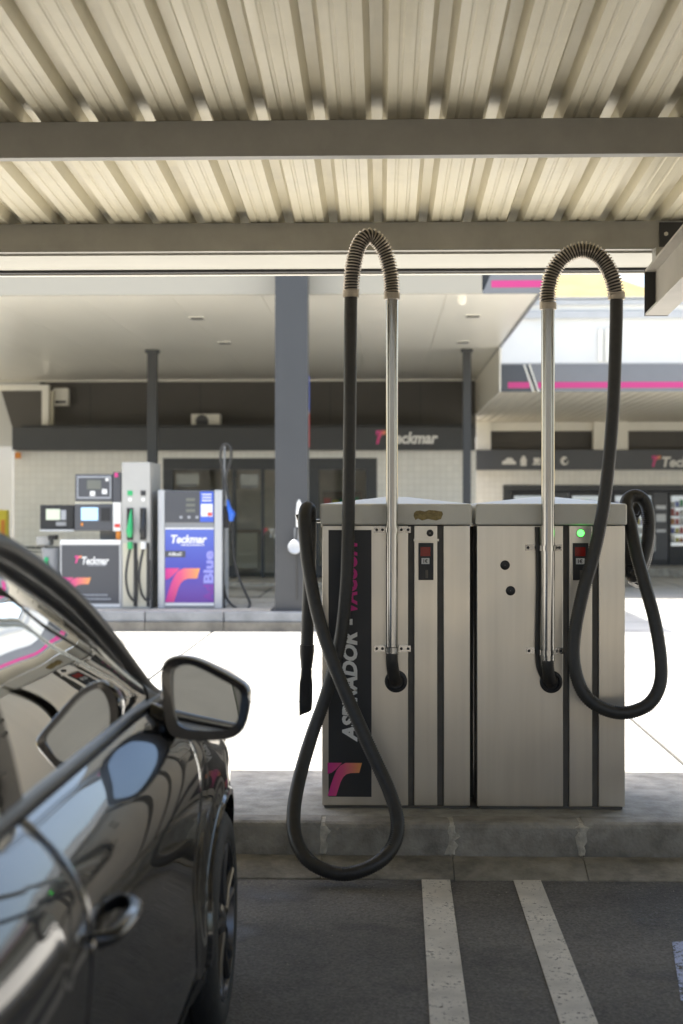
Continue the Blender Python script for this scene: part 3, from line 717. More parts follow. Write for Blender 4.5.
# ================================================================== SHOP BUILDING BEHIND THE PUMPS
SF = 29.8; PZ0 = .07
shop = thing('shop_building', (-2.6, SF + .5, 0), 'single storey shop with charcoal band, pale tiles and dark framed glazing', 'building')
sx0, sx1 = PX(14, SF), PX(476, SF)
gx0, gx1 = PX(163, SF), PX(377, SF); gz1 = PZ(458, SF); gz0 = PZ0 + .01
bandz0, bandz1 = PZ(450, SF - .3), PZ(427, SF - .3)
B('wall', tile_white, shop, sx0, gx0, SF, SF + .2, PZ0, 2.9)
B('wall', tile_white, shop, gx1, sx1, SF, SF + .2, PZ0, 2.9)
B('wall', tile_white, shop, gx0, gx1, SF, SF + .2, gz1, 2.75)
B('wall', tile_white, shop, sx0, sx0 + .2, SF + .2, SF + 2.4, PZ0, 3.1)
B('wall', tile_white, shop, sx1 - .2, sx1, SF + .2, SF + 2.4, PZ0, 3.1)
B('wall', shop_wall_in, shop, sx0 + .2, sx1 - .2, SF + 2.3, SF + 2.5, PZ0, 3.1)
B('roof', charcoal, shop, sx0 + .05, sx1 - .05, SF + .1, SF + 2.5, 2.91, 3.05)
B('floor', concrete_pad, shop, sx0 + .2, sx1 - .2, SF + .2, SF + 2.3, PZ0 - .05, PZ0 + .005)
B('canopy_band', charcoal, shop, PX(12, SF - .3), PX(475.5, SF - .3), SF - .3, SF + .6, bandz0, bandz1, .01)
B('band_step', charcoal, shop, PX(20, SF), PX(475, SF), SF + .1, SF + .7, bandz1 + .002, PZ(424, SF))
B('upper_wall', charcoal_wall, shop, PX(40, 31.4), PX(476, 31.4), 31.4, 31.6, 3.1, SZ - .004)
for px in (90, 200, 330, 420): B('wall_seam', dark_plate, shop, PX(px, 31.39), PX(px, 31.39) + .012, 31.393, 31.399, 3.1, SZ - .05)
B('wall_cornice', fascia_white, shop, PX(-40, 31.3), PX(476, 31.3), 31.28, 31.38, PZ(381, 31.3), SZ - .004)
B('wall_end', white_wall, shop, PX(-60, 31.45), PX(39.5, 31.45), 31.45, 31.6, 2.9, SZ - .004)
# glazing
fr = MB()
GY = SF - .02
zt_ = gz1
def frame_bar(px0, px1, py0=None, py1=None):
    fr.box(PX(px0, GY), PX(px1, GY), GY, GY + .12, gz0 if py1 is None else PZ(py1, GY), gz1 if py0 is None else PZ(py0, GY))
Q('frame_head', charcoal, shop, 163, 377, 458, 469.5, GY, .14)
for a, b in ((163, 173), (232, 236), (305, 319), (366, 377), (261, 264)):
    B('frame_post', charcoal, shop, PX(a, GY), PX(b, GY), GY, GY + .13, gz0, PZ(469.6, GY))
Q('frame_sill', charcoal, shop, 173.1, 231.9, 566, 577, GY, .13); Q('frame_sill', charcoal, shop, 319.1, 365.9, 566, 577, GY, .13)
for a, b in ((173.2, 231.8), (236.2, 260.8), (264.2, 304.8), (319.2, 365.8)):
    B('pane', pane_glass, shop, PX(a, GY), PX(b, GY), GY + .06, GY + .07, gz0 + .02 if a > 230 and a < 300 else PZ(566, GY), PZ(469.7, GY))
text('lettering', 'Teckmar', print_white, shop, (269, 300, 529, 538), GY + .055, shear=.2, bold=.02)
logo('emblem', shop, (262.5, 268, 528, 538), GY + .055)
logo('emblem', shop, (376, 386.5, 430.5, 444), SF - .304)
text('lettering', 'Teckmar', print_white, shop, (387, 438, 432, 444), SF - .304, shear=.2, bold=.036)
Q('roof_lamp', orange_mat, shop, 15, 20, 452, 458, SF - .25, .1)
# faint small print on the tiled wall (too small to read in the picture)
dm = MB(); xq = 26
while xq < 62:
    wq = random.uniform(1.6, 3.6); dm.box(PX(xq, SF), PX(xq + wq, SF), SF - .004, SF - .001, PZ(549.5, SF), PZ(546.5, SF)); xq += wq + .6
xq = 26
while xq < 60:
    wq = random.uniform(1., 2.2); dm.box(PX(xq, SF), PX(xq + wq, SF), SF - .004, SF - .001, PZ(553, SF), PZ(551.6, SF)); xq += wq + .7
dm.build('small_print', dark_plate, shop)['kind'] = 'stuff'
# things inside the shop
def shelf(px0, px1, D, label, n=4):
    x0, x1 = PX(px0, D), PX(px1, D)
    t = thing('display_shelf', ((x0 + x1) / 2, D, .076), label, 'shelf')
    B('back_panel', wood_in, t, x0, x1, D + .4, D + .43, .077, 1.9)
    for i in range(n):
        zz = .25 + i * .42
        sh = B('shelf_board', wood_in, t, x0, x1, D, D + .4, zz, zz + .03)
        xx = x0 + .04; q = 0
        while xx < x1 - .12:
            wq = random.uniform(.08, .18); col = random.choice([print_red, print_white, yellow_mat, sticker_blue, nozzle_green, pump_cream])
            B('goods_box', col, sh, xx, xx + wq, D + .05, D + .3, zz + .031, zz + .031 + random.uniform(.12, .3)); xx += wq + .03
    return t
shelf(178, 205, SF + 1.4, 'brown shelf of goods behind the left shop pane')
shelf(322, 362, SF + 1.2, 'brown shelf of goods behind the right shop pane')
ct = thing('shop_counter', (PX(245, SF + 1.5), SF + 1.5, .076), 'pale counter inside the shop behind the glass door', 'counter')
Q('front_panel', pump_cream, ct, 232, 258, 533, 569, SF + 1.5, .5); Q('counter_top', wood_in, ct, 230, 260, 530, 532.8, SF + 1.45, .6)
pl = thing('wall_poster', (PX(195, (SF + .14)), (SF + .14), 1.3), 'white paper sheet hung inside the left shop pane', 'poster')
Q('sheet', print_white, pl, 176, 199, 473.5, 484, SF + .12, .01); Q('fringe', print_grey, pl, 178, 197, 484.2, 487, SF + .12, .01)
pl2 = thing('wall_poster', (PX(250, SF + .14), SF + .14, 1.3), 'white paper sheet hung high inside the glass beside the shop door', 'poster')
Q('sheet', print_white, pl2, 240, 259, 474, 485, SF + .12, .01); Q('fringe', print_grey, pl2, 241, 258, 485.2, 488, SF + .12, .01)
# air conditioner, wall speaker
ac = thing('air_conditioner', (PX(205, 30.4), 30.4, PZ(424, 30.4)), 'white air conditioner unit standing on the charcoal shop band', 'air conditioner')
Q('casing', fascia_white, ac, 191, 220, 413.5, 429, 30.55, .35, .02)
D = 30.545; cx, cz = PX(202, D), PZ(421, D)
MB().lathe([(.14, 0), (.14, .01), (.12, .012), (.001, .012)], (cx, D, cz), (0, -1, 0), 24).build('fan_recess', dark_plate, ac)
gm = MB()
for r in (.04, .08, .12): gm.tube([(cx + r * math.cos(a), D - .02, cz + r * math.sin(a)) for a in np.linspace(0, 2 * math.pi, 25)], .005, 6)
gm.build('fan_grille', pump_side, ac)
sb = thing('wall_speaker', (PX(60, 31.1), 31.2, PZ(405, 31.1)), 'small white box on the dark wall above the shop band', 'wall box')
Q('casing', fascia_white, sb, 53, 68, 387, 405, 31.05, .24, .03); Q('slot', dark_plate, sb, 55, 66, 400, 402.5, 31.04, .009)
# white framed panel at the canopy's left end
wp = thing('framed_screen', (PX(30, 30.75), 30.75, 2.98), 'grey panel in white frame at the left end of the shop roof', 'panel')
MB().prism([tuple(P(a, b, 30.75)[[0, 2]]) for a, b in ((1, 390), (41.5, 390), (41.5, 426), (13, 430))], 30.75, 30.8).build('panel', charcoal_wall, wp)
Q('frame_top', fascia_white, wp, -30, 48.5, 384, 389.7, 30.7, .15); Q('frame_post', fascia_white, wp, 41.7, 48.5, 389.9, 428, 30.7, .15); Q('frame_post', pump_cream, wp, 50, 53, 389.9, 428, 30.8, .15)
ww = tag(Q('boundary_wall', white_wall, None, -260, 12.5, 394, 566, 32.4, .25), 'sunlit white wall at the far left edge', 'wall')
yp = thing('barrier_post', (PX(5, 28.5), 28.5, 0), 'yellow and orange post in front of the white wall', 'post')
Q('post', yellow_mat, yp, -3, 7, 510, 585, 28.5, .2, .02); Q('reflector', orange_mat, yp, 1, 4.5, 520, 548, 28.485, .014)

# pavement before the shop
struct(B('shop_pavement', concrete_pad, None, -14, CR + .0, 28.0, 29.8, -.04, PZ0, .02))

# ================================================================== RIGHT HAND BUILDING
RF = 34.0; RZ = CAMH + 1.98; AZ = .165
rb = thing('vending_building', (6.0, RF, 0), 'white tiled annexe with lower grey fascia, pink stripe and vending machine recess', 'building')
BX0, BX1 = CR + .025, 18.2
struct(B('annexe_pavement', concrete_pad, None, CR + .01, 18.2, 32.4, 34.0, -.04, AZ, .02))
wz1 = PZ(470, RF)
ox0, ox1 = PX(503, RF), PX(745, RF); oz1 = PZ(485, RF)
B('wall', tile_white, rb, PX(475.6, RF), ox0, RF, RF + .2, AZ, wz1 + .1)
B('wall', tile_white, rb, ox0, ox1, RF, RF + .2, oz1, wz1 + .1)
B('wall', tile_white, rb, ox1, BX1, RF, RF + .2, AZ, wz1 + .1)
B('recess_back', charcoal, rb, ox0 - .1, ox1 + .1, RF + .95, RF + 1.0, .2, 2.4)
B('recess_floor', concrete_pad, rb, ox0 - .1, ox1 + .1, RF + .001, RF + .95, AZ - .1, AZ - .001)
B('recess_side', charcoal, rb, ox0 - .1, ox0 - .003, RF + .2, RF + .95, AZ, 2.3); B('recess_side', charcoal, rb, ox1 + .003, ox1 + .1, RF + .2, RF + .95, AZ, 2.3)
Q('recess_head', charcoal, rb, 503, 745, 485, 490.5, RF - .03, .2)
B('recess_post', charcoal, rb, ox0, PX(511, RF), RF - .03, RF + .17, AZ, PZ(490.6, RF - .03))
B('sign_band', fascia_dark, rb, PX(475.8, RF - .15), BX1, RF - .15, RF + .3, PZ(470, RF - .15), PZ(450, RF - .15))
B('upper_wall', charcoal_wall, rb, PX(475.6, RF + .2), BX1, RF + .2, RF + .3, PZ(450, RF), RZ - .004)
for a, b in ((476, 490.5), (593, 627.5), (735, 770)): B('pilaster', fascia_white, rb, PX(a, RF), PX(b, RF), RF - .1, RF + .19, PZ(449.9, RF - .1), RZ - .004)
B('wall_cornice', fascia_white, rb, PX(490.6, RF), BX1, RF + .05, RF + .19, PZ(431, RF), RZ - .005)
nso = 12; wso = (BX1 - BX0) / nso; sp0 = None
for i in range(nso):
    if sp0 is None: sp0 = MB().box(0, wso - .006, 24.96, RF + .3, 0, .04).build('soffit_panel', ribbed_soffit); s_ = sp0
    else: s_ = sp0.copy(); C.objects.link(s_)
    s_.location = (BX0 + i * wso, 0, RZ); put(s_, rb)
B('canopy_deck', fascia_white, rb, BX0, BX1, 24.96, RF + .3, RZ + .05, RZ + .40)
FD = 24.9; fz0, fz1 = PZ(392, FD), PZ(365, FD)
def fpx(a, py): return (PX(a, FD), PZ(py, FD))
MB().prism([fpx(501, 392), fpx(532, 392), fpx(523, 365), fpx(501, 365)], FD, FD + .05).build('fascia_panel', fascia_dark, rb)
MB().prism([fpx(532.4, 392), fpx(534, 392), fpx(525, 365), fpx(523.4, 365)], FD, FD + .05).build('fascia_slash', fascia_white, rb)
MB().prism([fpx(536.6, 392), fpx(537.4, 392), fpx(528.4, 365), fpx(525.4, 365)], FD, FD + .05).build('fascia_panel', fascia_dark, rb)
MB().prism([fpx(537.8, 392), fpx(539.4, 392), fpx(530.4, 365), fpx(528.8, 365)], FD, FD + .05).build('fascia_slash', fascia_white, rb)
MB().prism([fpx(539.8, 392), (BX1, fz0), (BX1, fz1), fpx(530.8, 365)], FD, FD + .05).build('fascia_panel', fascia_grey, rb)
for a, b in ((508, 529.6), (537.9, None)):
    xb = BX1 if b is None else PX(b, FD); B('pink_stripe', stripe_pink, rb, PX(a, FD), xb, FD - .004, FD - .001, PZ(388.5, FD), PZ(382.5, FD))
B('fascia_cap', coping_mat, rb, PX(501, FD), BX1, FD - .01, FD + .08, fz1 + .002, fz1 + .03)
# tall wall behind, above the lower canopy
uw = thing('tall_wall', (6, 36.6, 0), 'tall white wall with grey coping above the annexe roof', 'wall')
D = 36.6
B('wall', white_wall, uw, -7, 20, D, D + .3, 0, PZ(300, D))
for a, b in ((306, 301), (319.5, 312.5)): B('coping', coping_mat, uw, -7, 20, D - .08, D - .002, PZ(a, D), PZ(b, D))
B('coping', coping_mat, uw, -7, 20, D - .1, D + .35, PZ(300, D) + .002, PZ(298, D))
for px in (600, 607): MB().tube([(PX(px, D), D - .06, PZ(362, D)), (PX(px, D), D - .06, PZ(330, D))], .05, 10).build('drain_pipe', fascia_white, uw, smooth=True)
# band icons and lettering
BD = RF - .152
def ic(poly): return [(PX(a, BD), PZ(b, BD)) for a, b in poly]
MB().prism(ic([(502, 464.5), (502.3, 461.5), (505, 460.5), (507, 458), (512, 458), (514, 461), (516, 462), (516, 464.5)]), BD - .003, BD).build('car_icon', print_white, rb)
MB().prism(ic([(520.5, 466), (520.5, 459), (522, 457.5), (522, 456), (525, 456), (525, 457.5), (526.5, 459), (526.5, 466)]), BD - .003, BD).build('bottle_icon', print_white, rb)
mb = MB().prism(ic([(532.5, 465), (532.5, 463.5), (541.5, 463.5), (541.5, 465)]), BD - .003, BD); mb.prism(ic([(534, 463), (533.5, 458), (540, 458), (539.5, 463)]), BD - .003, BD)
mb.prism(ic([(540.3, 462), (540.4, 459), (542, 459), (542, 462)]), BD - .003, BD); mb.build('cup_icon', print_white, rb)
pts = [(564.5 + 4 * math.cos(a), 461 - 4.4 * math.sin(a)) for a in np.linspace(.9, 2 * math.pi + .2, 18)] + [(565.5 + 2 * math.cos(a), 461.5 - 2.2 * math.sin(a)) for a in np.linspace(2 * math.pi, 1.3, 14)]
MB().prism(ic(pts), BD - .003, BD).build('crescent_icon', print_white, rb)
logo('emblem', rb, (652, 661, 456, 467), BD - .001)
text('lettering', 'Teckmar', print_white, rb, (662, 711, 457, 467.5), BD - .001, shear=.2, bold=.036)

# vending machines
def vending(px0, px1, glass, label):
    D = RF + .05; x0, x1 = PX(px0, D), PX(px1, D); h = PZ(492.5, D)
    t = thing('vending_machine', ((x0 + x1) / 2, D + .4, AZ), label, 'vending machine', 'vending machines in the annexe recess')
    ws = x0 + (x1 - x0) * .70
    B('cabinet', pump_dark, t, x0, x1, D + .06, D + .8, AZ + .001, h)
    B('door_frame', black_plastic, t, x0, x0 + .05, D, D + .059, .3, h); B('door_frame', black_plastic, t, ws, ws + .05, D, D + .059, .3, h)
    B('door_frame', black_plastic, t, x0 + .051, ws - .001, D, D + .059, h - .07, h); B('kick_panel', black_plastic, t, x0 + .051, ws - .001, D, D + .059, .3, .62)
    B('back_liner', M_emit('vending_light', (.62, .66, .70), .25), t, x0 + .055, ws - .005, D + .0565, D + .0595, .63, h - .08)
    cols = [print_red, yellow_mat, sticker_blue, print_white, orange_mat, nozzle_green, print_lilac, pump_cream]
    for i in range(5):
        z = .70 + i * (h - .85) / 5
        sh = B('shelf', print_grey, t, x0 + .055, ws - .005, D + .012, D + .055, z, z + .02)
        n = max(3, int((ws - x0) / .11)); wq = (ws - x0 - .1) / n
        for q in range(n):
            B('snack', random.choice(cols), sh, x0 + .06 + q * wq, x0 + .05 + (q + 1) * wq - .01, D + .02, D + .05, z + .021, z + .021 + random.uniform(.10, .17))
    B('pane', pane_glass, t, x0 + .051, ws - .001, D + .002, D + .008, .625, h - .071)
    pc = B('payment_column', pump_dark, t, ws + .052, x1, D + .01, D + .059, .3, h)
    B('light_strip', print_white, pc, ws + .06, ws + .09, D + .004, D + .0095, .5, .9)
    for z, hh in ((1.5, .09), (1.2, .18), (.95, .07)): B('button_panel', pump_light, pc, ws + .11, x1 - .05, D + .004, D + .0095, z, z + hh)
    B('foot_strip', dark_plate, t, x0, x1, D + .02, D + .059, AZ + .001, .299)
vending(512, 568, 1, 'dark vending machine leftmost in the annexe recess, half hidden by the lid')
vending(570, 612, 1, 'dark vending machine second from left in recess, behind the hanging hose')
vending(613, 668, 1, 'dark glass fronted vending machine right beside the coiled hose')
vending(669, 724, 1, 'dark vending machine with coloured snacks at the right picture edge')

# ================================================================== PUMP ISLAND AND DISPENSERS
IS = 17.9; IZ = .25
IE = PX(318, IS)
pisl = struct(B('pump_island', concrete_pad, None, -11, IE, IS + .13, 20.6, -.04, IZ - .002, .01))
kx = -11.0; pk = gk = None
kmat = M('island_kerb', (.24, .245, .25), .8, vary=.2, scale=5); gmat = M('island_base', (.17, .155, .13), .85, vary=.3, scale=5)
while kx < IE - .3:
    if pk is None:
        pk = MB().box(.006, .994, IS + .03, IS + .125, .121, IZ).build('kerb_stone', kmat, bevel=.012); gk = MB().box(.003, .997, IS, IS + .125, -.03, .12).build('kerb_base_stone', gmat, bevel=.008); pair = (pk, gk)
    else:
        pair = (pk.copy(), gk.copy())
        for q in pair: C.objects.link(q)
    for q in pair: q.location = (kx, 0, 0); q.parent = pisl
    kx += 1.0
DD = 18.5
fd = thing('fuel_dispenser', (PX(110, DD), DD + .4, IZ), 'grey multi hose fuel pump with green and black nozzles and card terminal', 'fuel pump')
cab = Q('cabinet', pump_light, fd, 60, 121.5, 541, 609, DD, .55, .006)
fp = Q('front_panel', pump_dark, cab, 61.5, 119, 545.5, 604, DD - .006, .005)
Q('top_strip', print_white, cab, 60, 121, 540, 544.5, DD - .01, .009); Q('bottom_strip', print_white, cab, 61, 120, 605, 607, DD - .008, .007)
logo('emblem', fp, (75, 82, 556, 563.5), DD - .0065); text('lettering', 'Teckmar', print_white, fp, (82, 109, 557, 565), DD - .0075, shear=.2, bold=.036)
logo('emblem', fp, (61.5, 91, 578, 600), DD - .0065)
dm = MB()
for yy, a, b in ((595.5, 80, 107), (599.5, 78, 110), (565.8, 88, 106)):
    xq = a
    while xq < b:
        wq = random.uniform(.8, 1.8); dm.box(PX(xq, DD), PX(xq + wq, DD), DD - .009, DD - .0065, PZ(yy + (.9 if yy > 570 else .5), DD), PZ(yy - .9 if yy > 570 else yy - .5, DD)); xq += wq + .5
dm.build('small_print', print_grey, fp)['kind'] = 'stuff'
# rear mast carrying the heads
Q('mast', pump_side, fd, 100, 118, 476, 541, DD + .25, .2)
hd = Q('display_head', pump_dark, fd, 75, 112.5, 474, 501.5, DD + .02, .3, .01)
rim = MB(); D = DD + .015
for a, b, c, d in ((77, 111, 476, 477.5), (77, 111, 497, 498.5), (77, 78.2, 477.5, 497), (109.8, 111, 477.5, 497)): rim.box(PX(a, D), PX(b, D), D, D + .004, PZ(d, D), PZ(c, D))
rim.build('display_rim', print_grey, hd); Q('lcd', lcd, hd, 87, 101, 480, 489, D, .004)
Q('sticker', print_white, hd, 102, 107, 489, 494, D, .004); Q('sticker', print_white, hd, 90, 95, 491, 496, D, .004); Q('sticker', print_white, hd, 105.5, 108.5, 478, 481, D, .004)
Q('button_strip', pump_cream, fd, 75, 112.5, 501.8, 504, DD + .03, .2)
tm = Q('payment_terminal', pump_dark, fd, 74.5, 112.5, 504.5, 531, DD + .0, .32, .01)
Q('screen', screen_blue, tm, 81, 98, 507.5, 520.5, DD - .005, .0045); Q('card_reader', black_plastic, tm, 101, 110, 508, 521, DD - .012, .0115); Q('key_hole', orange_mat, tm, 81, 83, 523, 526, DD - .005, .0045)
p2 = Q('side_terminal', black_plastic, fd, 40, 74, 505, 529.5, DD + .1, .25, .01)
Q('tray', pump_light, p2, 39.5, 74, 529.7, 531.5, DD + .05, .3); Q('screen', screen_pale, p2, 46, 60, 509, 520, DD + .094, .0055); Q('keypad', print_grey, p2, 61, 66, 510, 520, DD + .094, .0055); Q('card_slot', pump_side, p2, 56, 66, 522, 526, DD + .094, .0055)
st = Q('info_strip', pump_dark, fd, 113, 121, 472, 502, DD + .01, .25); Q('info_strip', print_white, fd, 113, 121, 502.3, 531, DD + .01, .25); Q('notice', print_red, fd, 114.5, 120, 524, 527.5, DD + .005, .0045); Q('notice', orange_mat, fd, 116, 120.5, 531.5, 540, DD + .05, .05)
Q('emblem', stripe_pink, st, 114.5, 118, 472.5, 477, DD + .005, .0045)
col = Q('pump_column', pump_grey, fd, 121.8, 150, 462, 609, DD - .05, .9, .006)
D = DD - .055
Q('lower_panel', pump_cream, col, 123, 133.2, 543, 607, D, .0045); Q('lower_panel', pump_cream, col, 138, 146.2, 543, 607, D, .0045)
Q('hose_slot', black_plastic, col, 133.8, 137.2, 543, 607, D - .002, .0065); Q('hose_slot', black_plastic, col, 146.8, 149.6, 543, 607, D - .002, .0065)
for x, lm, nm_ in ((130, nozzle_green, nozzle_green), (143.2, dark_plate, black_plastic)):
    Q('fuel_label', lm, col, x - 2.6, x + 2.6, 490.5, 495.5, D, .0045)
    MB().cyl((PX(x, D), D + .004, PZ(499.5, D)), (0, -1, 0), .025, .006, 14).build('grade_dot', print_white, col)
    hs = Q('holster', black_plastic, col, x - 3.2, x + 3.2, 508, 540, D - .006, .0055)
    body = MB().tube([P(x + .8, 513, D - .04), P(x + .3, 522, D - .06), P(x - .6, 531, D - .08), P(x - .2, 537, D - .07)], [.016, .03, .045, .03], 10)
    body.tube([P(x + .8, 513, D - .04), P(x + 1.4, 510, D - .02)], .012, 8)
    body.build('nozzle', nm_, col, smooth=True)
    MB().tube([P(x, 542, D - .05), P(x, 549, D - .05)], .035, 10).build('hose_sleeve', nm_ if lm is nozzle_green else print_white, col, smooth=True)
    hp = spline([P(x, 549, D - .05), P(x - 3, 565, D - .08), P(x - 4, 580, D - .10), P(x - 1, 595, D - .08), P(x + 5, 601, D - .05), P(x + 6.5, 590, D - .03), P(x + 6.5, 560, D - .02)], .04)
    MB().tube(hp, .017, 8).build('fuel_hose', rubber, col, smooth=True)

ab = thing('additive_dispenser', (PX(190, DD), DD + .4, IZ), 'blue and violet fronted additive pump with hose mast on its side', 'fuel pump')
Q('cabinet', pump_side, ab, 165, 214, 490.5, 609, DD + .01, .8)
Q('side_post', pump_light, ab, 158, 164.6, 490, 609, DD, .8, .006); Q('side_post', pump_light, ab, 214.4, 222, 490, 609, DD, .8, .006)
hp_ = Q('display_panel', pump_dark, ab, 165, 214, 491, 522.5, DD, .0095)
for yy in (499.5, 505, 510.5): Q('digit_window', lcd, hp_, 186, 195, yy - 1.4, yy + 1.6, DD - .004, .0035)
for xq in (181, 189, 197): Q('button', print_grey, hp_, xq - 1.4, xq + 1.4, 516, 518.6, DD - .004, .0035)
sk = Q('sticker', sticker_blue, hp_, 200, 213.6, 491.5, 522, DD - .004, .0035); Q('notice', print_white, sk, 201, 212.5, 504, 516.5, DD - .006, .0018); Q('notice', print_red, sk, 207.5, 212, 512.5, 515.8, DD - .0075, .0012)
dm = MB()
for yy in (494.5, 497.5, 500.5): dm.box(PX(202, DD), PX(211.5, DD), DD - .0065, DD - .0042, PZ(yy + .6, DD), PZ(yy - .6, DD))
dm.build('small_print', print_white, sk)['kind'] = 'stuff'
bpn = Q('front_panel', blue_panel, ab, 165, 214, 529.5, 603, DD, .0095)
Q('trim_strip', print_white, ab, 165, 214, 527.8, 529.3, DD - .004, .01); Q('trim_strip', print_white, ab, 165, 214, 603.2, 606.2, DD - .004, .01)
text('lettering', 'Teckmar', print_white, bpn, (171, 207, 535, 543.5), DD - .0015, shear=.2, bold=.036)
dm = MB(); xq = 181
while xq < 203:
    wq = random.uniform(.8, 1.7); dm.box(PX(xq, DD), PX(xq + wq, DD), DD - .0025, DD - .0003, PZ(545.8, DD), PZ(544.6, DD)); xq += wq + .5
dm.build('small_print', print_white, bpn)['kind'] = 'stuff'
tg = Q('name_tag', pump_dark, bpn, 165, 185.5, 551, 557.5, DD - .003, .0025); text('lettering', 'AdBlue®', print_white, tg, (168.5, 182, 552.3, 556), DD - .0042, bold=.02)
logo('emblem', bpn, (165.3, 200, 568.5, 602.5), DD - .0005)
text('lettering', 'Ad', print_plum, bpn, (203.5, 213.5, 585, 602), DD - .0015, bold=.03, up=True)
text('lettering', 'Blue', print_lilac, bpn, (203.5, 213.5, 551, 583.5), DD - .0015, bold=.035, up=True)
D = DD + .15
hm = spline([P(224, 608, D), P(223, 560, D), P(223.5, 500, D), P(222.5, 470, D), P(220.5, 458, D), P(222, 447, D), P(226, 444, D), P(230.5, 447, D), P(231, 458, D), P(228.5, 468, D), P(226, 478, D), P(227, 490, D), P(230, 505, D), P(232, 525, D), P(233, 550, D), P(238, 575, D), P(247, 596, D), P(250, 605, D), P(244, 610, D), P(233, 606, D), P(226, 597, D), P(224, 585, D)], .04)
MB().tube(hm, .017, 8).build('fuel_hose', rubber, ab, smooth=True)
MB().tube([P(224.5, 500, D + .1), P(224.5, 446, D + .1)], .014, 8).build('hose_mast', pump_side, ab, smooth=True)
hb_ = Q('nozzle_bracket', black_plastic, ab, 222.5, 229, 506, 528, D - .02, .1)
nz = MB().tube([P(227.5, 500, D - .05), P(229, 508, D - .07), P(232, 514, D - .09), P(231, 521, D - .08)], [.014, .03, .05, .03], 10); nz.build('nozzle', nozzle_blue, ab, smooth=True)

# banner, tag and gauge at the grey column
bn = thing('banner_sign', (PX(309.5, 19.0), 19.0, 1.0), 'narrow blue and red banner behind the thick grey column', 'sign')
Q('banner_top', sticker_blue, bn, 303, 309.6, 376, 412, 19.0, .02); Q('banner_bottom', print_red, bn, 303, 309.6, 412.1, 447, 19.0, .02); Q('pole', charcoal, bn, 303, 305, 447.1, 609, 19.01, .05)
Q('band', print_white, bn, 304, 309.4, 410.5, 413.5, 18.995, .0045)
ga = thing('air_gauge', (PX(298, 17.95), 18.0, .9), 'round metal gauge with white tag hung on the thick grey column', 'gauge')
D = 17.96
mb = MB(); pl_ = [(296.2, 527), (295.9, 512), (296.8, 503), (299, 499), (301.3, 503), (302, 512), (301.6, 527)]
mb.prism([tuple(P(a, b, D)[[0, 2]]) for a, b in pl_], D, D + .02).build('tag', print_white, ga)
Q('tag_mark', dark_plate, ga, 298, 300.5, 515, 524, D - .004, .0035)
MB().lathe([(.085, 0), (.09, .03), (.075, .05), (.06, .045), (.001, .045)], P(295, 547, D + .06), (0, -1, 0), 24).build('dial', pump_light, ga, smooth=True)
MB().tube([P(297, 528, D + .05), P(296, 540, D + .06), P(297, 560, D + .05), P(297, 600, D + .05)], .012, 8).build('air_hose', rubber, ga, smooth=True)
Q('wall_plate', pump_side, ga, 294, 300, 528, 540, D + .08, .058)

# service bucket by the pump
bk = thing('squeegee_bucket', (PX(52, DD), DD + .2, IZ), 'dark round bucket with green handle left of the pump cabinet', 'bucket')
D = DD + .2
MB().lathe([(.001, 0), (.11, 0), (.13, .5), (.135, .5), (.135, .52), (.11, .52), (.10, .1), (.001, .1)], (PX(52, D), D, IZ + .26), (0, 0, 1), 24).build('tub', pump_side, bk, smooth=True)
MB().cyl((PX(52, D), D, IZ), (0, 0, 1), .05, .26, 12).build('stand', pump_side, bk)
MB().tube([P(47, 575, D - .12), P(45, 562, D - .14), P(47, 558, D - .12)], .03, 10).build('handle', nozzle_green, bk, smooth=True)
tr = thing('paper_dispenser', (PX(45, DD + .3), DD + .3, IZ), 'pale paper towel box with dark cap on a thin post', 'dispenser')
Q('box', pump_grey, tr, 36, 50, 537, 546, DD + .3, .25, .02); Q('cap', dark_plate, tr, 48, 55, 535.5, 540, DD + .29, .2); Q('post', pump_side, tr, 42, 45, 546, 609, DD + .4, .05)

# ================================================================== PARKED CAR
CX = -1.385
car = thing('parked_car', (CX, 3.25, 0), 'glossy black car parked close at the left, seen along its right side', 'car')
FA, RA, WR = 4.33, 1.80, .335
prof_h = cspl([.18, .24, .32, .45, .58, .70, .80, .87, .93, .985, 1.03, 1.06, 1.08], [-.085, -.045, -.016, -.012, -.020, -.012, -.002, .0, -.010, -.034, -.072, -.104, -.130])
plan = cspl([1.05, 1.12, 1.28, 1.5, 1.9, 2.6, 3.6, 4.4, 4.8, 5.05, 5.25, 5.38, 5.46], [-.27, -.17, -.08, -.03, -.004, 0, 0, -.002, -.012, -.045, -.12, -.22, -.34])
top = cspl([1.05, 1.5, 2.2, 3.0, 3.57, 3.95, 4.3, 4.7, 5.05, 5.3, 5.42, 5.46], [1.10, 1.09, 1.08, 1.077, 1.075, 1.06, 1.015, .965, .90, .82, .74, .68])
sill = cspl([1.05, 1.3, 1.9, 4.6, 5.2, 5.46], [.36, .26, .2, .2, .22, .28])
def side(y, h):
    tp = float(top(y)); hh = h * (1.08 / tp) if h > .5 else h * (1 + (1.08 / tp - 1) * (h / .5) ** 2)
    x = .9 + float(plan(y)) + float(prof_h(min(max(hh, .18), 1.08)))
    for a in (FA, RA):
        r = math.hypot(y - a, h - WR); x += .016 * math.exp(-((r - .385) / .06) ** 2)
    return x
def low(y):
    z = float(sill(y))
    for a in (FA, RA):
        q = .375 ** 2 - (y - a) ** 2
        if q > 0: z = max(z, WR + math.sqrt(q))
    return z
